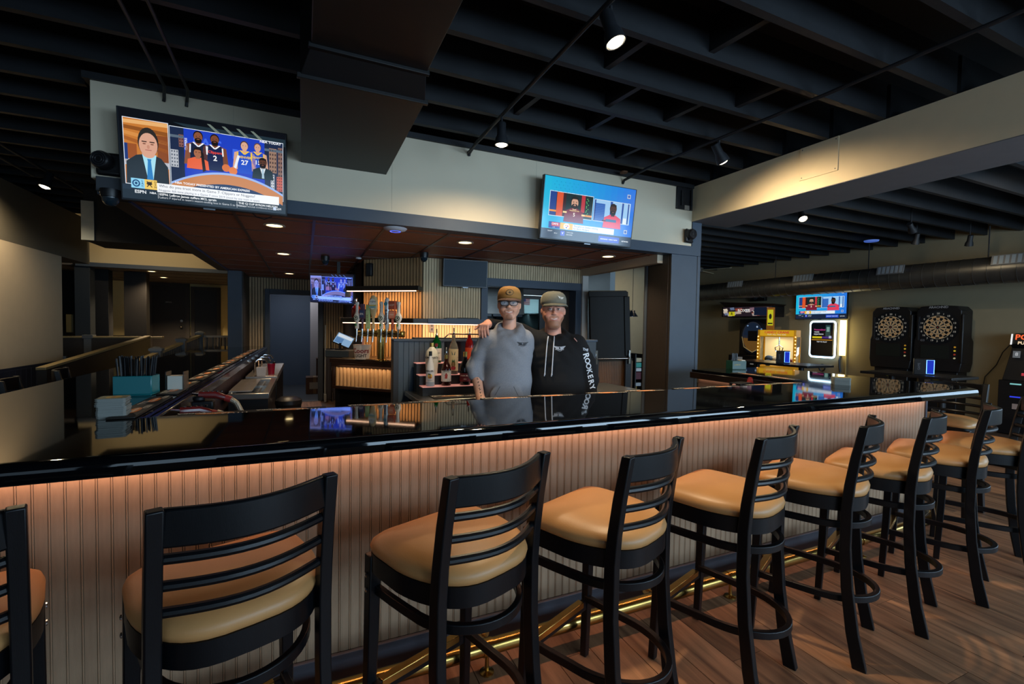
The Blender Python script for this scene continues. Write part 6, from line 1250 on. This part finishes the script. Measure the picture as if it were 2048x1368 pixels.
# jukebox
jb = E('jukebox', (9.93, 6.17, .94), rz=-90, label='wall jukebox with a glowing white-blue outline', cat='jukebox')
def rrect(w, h, r, n=6): return [(sx*(w-r)+r*math.cos(a), sy*(h-r)+r*math.sin(a)) for sx, sy, a0 in ((1, 1, 0), (-1, 1, 90), (-1, -1, 180), (1, -1, 270)) for a in [R(a0+90*i/n) for i in range(n+1)]]
O('body', B().layers([[(x, y, .38+z) for x, z in rrect(.25*k, .37*k, .05)] for k, y in ((.97, .06), (.97, -.02), (.93, -.04))]), blackm, jb, smooth=30)
O('light_ring', B().tube([(x, -.02, .38+z) for x, z in rrect(.255, .375, .06)], .017, 8, True), M('jukebox_glow', 'ffffff', .5, emit='bfe4ff', es=5), jb)
p = P(); p.rect(-.21, .02, .21, .34, '0a0c14', 1); p.text('Personalized', -.05, .2, .045, 'd84a9a', 2, bold=True); p.text('music', -.11, .155, .045, 'f0f0f4', 2, bold=True); p.text('experience', -.07, .11, .045, 'f0f0f4', 2, bold=True); p.rect(.07, .06, .17, .3, '2a4a4a', 2); p.rect(.09, .16, .15, .26, '8ab0a8', 3); p.rect(-.2, .02, .0, .06, 'e8d020', 3); p.rect(0, .02, .2, .06, '4a2a8a', 2); p.rect(.14, .025, .19, .075, 'c8d0e8', 3); p.rect(-.21, -.02, .21, -.005, 'e8a030', 2); p.text('TAP TO PLAY', 0, -.055, .035, 'f4f4f4', 2, bold=True); p.obj('screen_print', print_mat('marquee_glow'), jb, loc=(0, -.0415, .38))
O('wall_glow', B().box(.30, .045, .06, .42, .06, .78), M('wall_glow_strip', 'ffffff', .5, emit='ffe08a', es=2.2), jb); area('jukebox_spill', (9.85, 5.86, 1.35), (10, 5.80, 1.35), .2, .7, 2.5, (1, .82, .35))  # emissive strip stands in for the yellow glow on the wall
O('mount_cable', B().tube([(.33, .05, .05), (.32, .03, -.05), (.33, .03, -.18), (.34, .04, -.28)], .02, 6), blackm, jb); O('cable_loop', B().tube([(-.02+.06*math.cos(a), .03, -.22+.07*math.sin(a)) for a in [2*math.pi*i/14 for i in range(14)]], .014, 6, True), blackm, jb)
O('wall_conduit', B().cyl((9.975, 5.73, 0), (9.975, 5.73, 1.74), .014, n=8), M('pale_conduit', 'b8a878', .6), label='thin pale conduit running down the wall beside the jukebox', cat='conduit')
# dart machines
def darts(y, label):
    t = E('dart_machine', (9.62, y, 0), rz=-90, label=label, cat='dart machine', group='electronic dart machines')
    sh = [(-.30, .85), (.30, .85), (.325, 1.0), (.325, 1.35), (.30, 1.42), (.30, 1.86), (.24, 1.93), (0, 1.95), (-.24, 1.93), (-.30, 1.86), (-.30, 1.42), (-.325, 1.35), (-.325, 1.0)]
    O('head', B().layers([[(x, yy, z) for x, z in sh] for yy in (0, .36)]), blackm, t, bevel=.012); O('pedestal', B().box(-.26, .05, 0, .26, .36, .85), blackm, t, bevel=.01)
    O('side_bolster', B().box(.305, -.03, 1.0, .34, .2, 1.8), blackm, t, bevel=.012); O('chrome_strip', B().box(-.265, -.012, 1.36, -.245, .0, 1.76), M('dart_strip', '3c4048', .3, .5), t)
    p = P(); r = .195; p.ell(0, 0, .28, .28, '0d0d10', 1, 36)
    for i in range(20):
        a0, a1 = 90-9-18*i, 90+9-18*i; cc = ('c9a070', '15120f') if i % 2 else ('15120f', 'c9a070')
        for r0, r1, k in ((.03, .105, 0), (.105, .118, 1), (.118, .165, 0), (.165, .19, 1)):
            p.poly([(r0*math.cos(R(a0)), r0*math.sin(R(a0))), (r1*math.cos(R(a0)), r1*math.sin(R(a0))), (r1*math.cos(R(a1)), r1*math.sin(R(a1))), (r0*math.cos(R(a1)), r0*math.sin(R(a1)))], cc[1-k], 2)
        p.line([(.02*math.cos(R(a0)), .02*math.sin(R(a0))), (.192*math.cos(R(a0)), .192*math.sin(R(a0)))], .004, 'd8c8a8', 3)
        p.text(str([20, 1, 18, 4, 13, 6, 10, 15, 2, 17, 3, 19, 7, 16, 8, 11, 14, 9, 12, 5][i]), .23*math.cos(R(90-18*i)), .23*math.sin(R(90-18*i)), .042, 'c8c4b8', 3, bold=True)
    for rr in (.105, .192):
        p.line([(rr*math.cos(R(k*10)), rr*math.sin(R(k*10))) for k in range(37)], .005, 'd8c8a8', 4)
    p.ell(0, 0, .024, .024, '18120f', 4); p.ell(0, 0, .01, .01, '8a3a2a', 5); p.text('ARACHNID', 0, .335, .05, '8a9098', 2, bold=True); p.text('G3', -.2, -.22, .05, '7a8088', 2); p.obj('dartboard', print_mat('dart_dim', .28, .6), t, loc=(0, -.004, 1.58))
    O('display', B().box(-.22, -.008, 1.06, .16, .0, 1.28), M('dart_display', '22241f', .2), t)
    for i, c in enumerate(('d89a2a', 'e8c83a', 'a83a2a', 'd8d0a0')): O('button', B().cyl((.235, -.012, 1.26-.06*i), (.235, .0, 1.26-.06*i), .014, n=8), M('dart_button_%d' % i, c, .4, emit=c, es=.25), t)
    p = P(); p.rect(-.06, .7, .06, .77, 'c8c02a', 1); p.text('PLAY', 0, .735, .03, '3a3a1c', 2); p.obj('yellow_sticker', print_mat('sticker_glow'), t, loc=(0, .047, 0)); return t
darts(4.80, 'dart machine on the left of the pair on the games-room wall'); darts(4.12, 'dart machine on the right of the pair, nearer the side wall')
def high_table(loc, L, label, boxes):
    t = E('high_table', loc, label=label, cat='table', group='black high tables'); O('tabletop', B().box(-.33, -L/2, .90, .33, L/2, .935), M('table_black', '17181b', .35), t, bevel=.006)
    for y in (-L*.28, L*.28): O('pedestal', B().cyl((0, y, .03), (0, y, .9), .04, n=12), blackm, t); O('foot', B().lathe([(.25, 0), (.25, .012), (.05, .03)], 20, (0, y, 0)), blackm, t)
    return t
high_table((7.5, 3.42, 0), 1.02, 'black high table in front of the dart machines', 0); high_table((7.5, 5.4, 0), 1.45, 'black high table in front of the claw machine', 0)
def table_game(loc, rz, label):
    t = E('table_game_box', loc, rz, label, 'game box', 'glowing box games'); O('shell', B().box(-.10, -.08, 0, .10, .08, .21), blackm, t, bevel=.006)
    O('blue_panel', B().box(.025, -.083, .02, .095, -.0805, .19), M('blue_panel', '0a1440', .2, emit='1a34c8', es=.8), t); O('rim_light', B().tube([(.024, -.083, .02), (.096, -.083, .02), (.096, -.083, .195), (.024, -.083, .195)], .004, 5, True), M('rim_blue', 'ffffff', .5, emit='4090ff', es=3), t)
    p = P(); p.text('GAME', -.05, .11, .035, '6a6e76', 1, rot=90); p.obj('side_print', pmat, t, loc=(0, -.0815, 0))
table_game((7.4, 3.3, .935), -62, 'black box game with a blue lit panel on the table by the dart machines'); table_game((7.4, 5.25, .935), -55, 'black box game with a dim blue panel on the table by the claw machine')
# arcade cabinet at the right edge
ac = E('arcade_cabinet', (9.55, 3.0, 0), rz=-90, label='black upright arcade cabinet with red marquee letters at the right photo edge', cat='arcade machine')
O('base', B().box(-.33, 0, 0, .33, .42, .8), blackm, ac, bevel=.008); O('head', B().layers([[(-.30, .02, .8), (.30, .02, .8), (.30, .42, .8), (-.30, .42, .8)], [(-.24, .12, 1.28), (.24, .12, 1.28), (.24, .42, 1.28), (-.24, .42, 1.28)], [(-.24, .05, 1.34), (.24, .05, 1.34), (.24, .42, 1.34), (-.24, .42, 1.34)], [(-.2, .08, 1.5), (.2, .08, 1.5), (.2, .42, 1.5), (-.2, .42, 1.5)]]), blackm, ac, bevel=.006)
p = P(); p.text('POWER', 0, .04, .11, 'ff6a3a', 1, bold=True); p.text('PUTT GOLF', 0, -.045, .06, 'f8d8b0', 1, bold=True); p.rect(-.235, -.07, -.215, .09, 'f0f0f0', 1); p.obj('marquee_print', print_mat('screen_bright'), ac, loc=(0, .045, 1.4), rot=(80, 0, 0))
p = P(); p.rect(-.2, .28, -.12, .38, '6a6e72', 1); p.text('8', -.16, .33, .07, 'd8dce0', 2); p.rect(-.09, .02, .01, .06, 'c83a4a', 1); p.text('25', .05, .2, .1, '4ac8d8', 1, bold=True); p.rect(-.2, -.12, -.08, -.10, '8ad8d8', 1); p.obj('cabinet_lights', print_mat('marquee_glow'), ac, loc=(0, .0, .86), rot=(84, 0, 0))
p = P(); p.rect(-.2, .55, -.06, .57, '3a4aff', 1); p.obj('coin_light', print_mat('marquee_glow'), ac, loc=(0, -.002, 0))
p = P(); p.rect(-.17, .38, -.07, .46, 'b8a8a4', 1); p.obj('sticker', print_mat('sticker_glow'), ac, loc=(0, -.002, 0))
O('power_lead', B().tube([(9.97, 3.3, 1.42), (9.9, 3.42, 1.2), (9.95, 3.5, 1.0), (9.93, 3.62, .8), (9.95, 3.66, .5), (9.9, 3.6, .05)], .007, 6), blackm, label='thin black power lead drooping down the wall beside the arcade cabinet', cat='cord')
pl_ = E('pendant_lamp', (7.62, 9.5, 1.83), label='small blue-lit pendant lamp on a long cord seen past the bar flap', cat='lamp')
O('cord', B().cyl((0, 0, .1), (0, 0, 1.5), .006, n=6), blackm, pl_); O('shade', B().lathe([(.02, .12), (.05, .09), (.14, -.04), (.13, -.04), (.04, .06)], 18), M('pendant_shade', '1a2838', .3), pl_); O('bulb', B().ball((0, 0, .0), .04, 10, 7), M('pendant_bulb', 'ffffff', .5, emit='8ab8ff', es=2), pl_)
O('wall_shelf_rail', B().box(-.5, -.05, 0, .9, .05, .03), blackm, loc=(7.9, 10.9, 1.98), label='thin black ledge high on the far wall past the bar flap', cat='ledge')
O('yellow_lamp', B().lathe([(.06, 0), (.08, .06), (.05, .14), (.002, .15)], 14), M('amber_lamp', 'd8a020', .4, emit='d89a1a', es=.6), loc=(8.55, 10.9, 2.01), label='small amber ornament on the far black ledge', cat='ornament')
area('games_room_fill', (7.0, 2.0, 2.95), (7.5, 4, 0), 1.2, .3, 6, (1, .8, .55))
# boxes and mop in the rear corridor
for i, (x, y, z, s, h, lb) in enumerate(((.2, 10.7, 0, .17, .35, 'brown carton on the corridor floor, lower of two'), (.4, 11.1, 0, .16, .72, 'tall brown carton stack at the corridor wall'))):
    c = E('carton', (x, y, z), label=lb, cat='carton'); O('box', B().box(-s, -s, 0, s, s, h), M('corridor_carton', '4a352a', .8), c, bevel=.004); O('label_patch', B().box(-s*.6, -s-.003, h*.3, s*.4, -s-.0005, h*.7), M('pale_patch', '8a8682', .7), c); O('tape', B().box(-.03, -s-.002, h*.0, .03, s, h+.002), M('tape', '6a5238', .5), c)
O('broom', B().cyl((0, 0, .12), (.01, .05, 1.45), .013, n=8).box(-.02, -.1, 0, .02, .1, .14), M('pale_handle', 'a8b0b4', .4), loc=(.36, 9.45, 0), label='pale-handled broom leaning by the rear door frame', cat='broom')
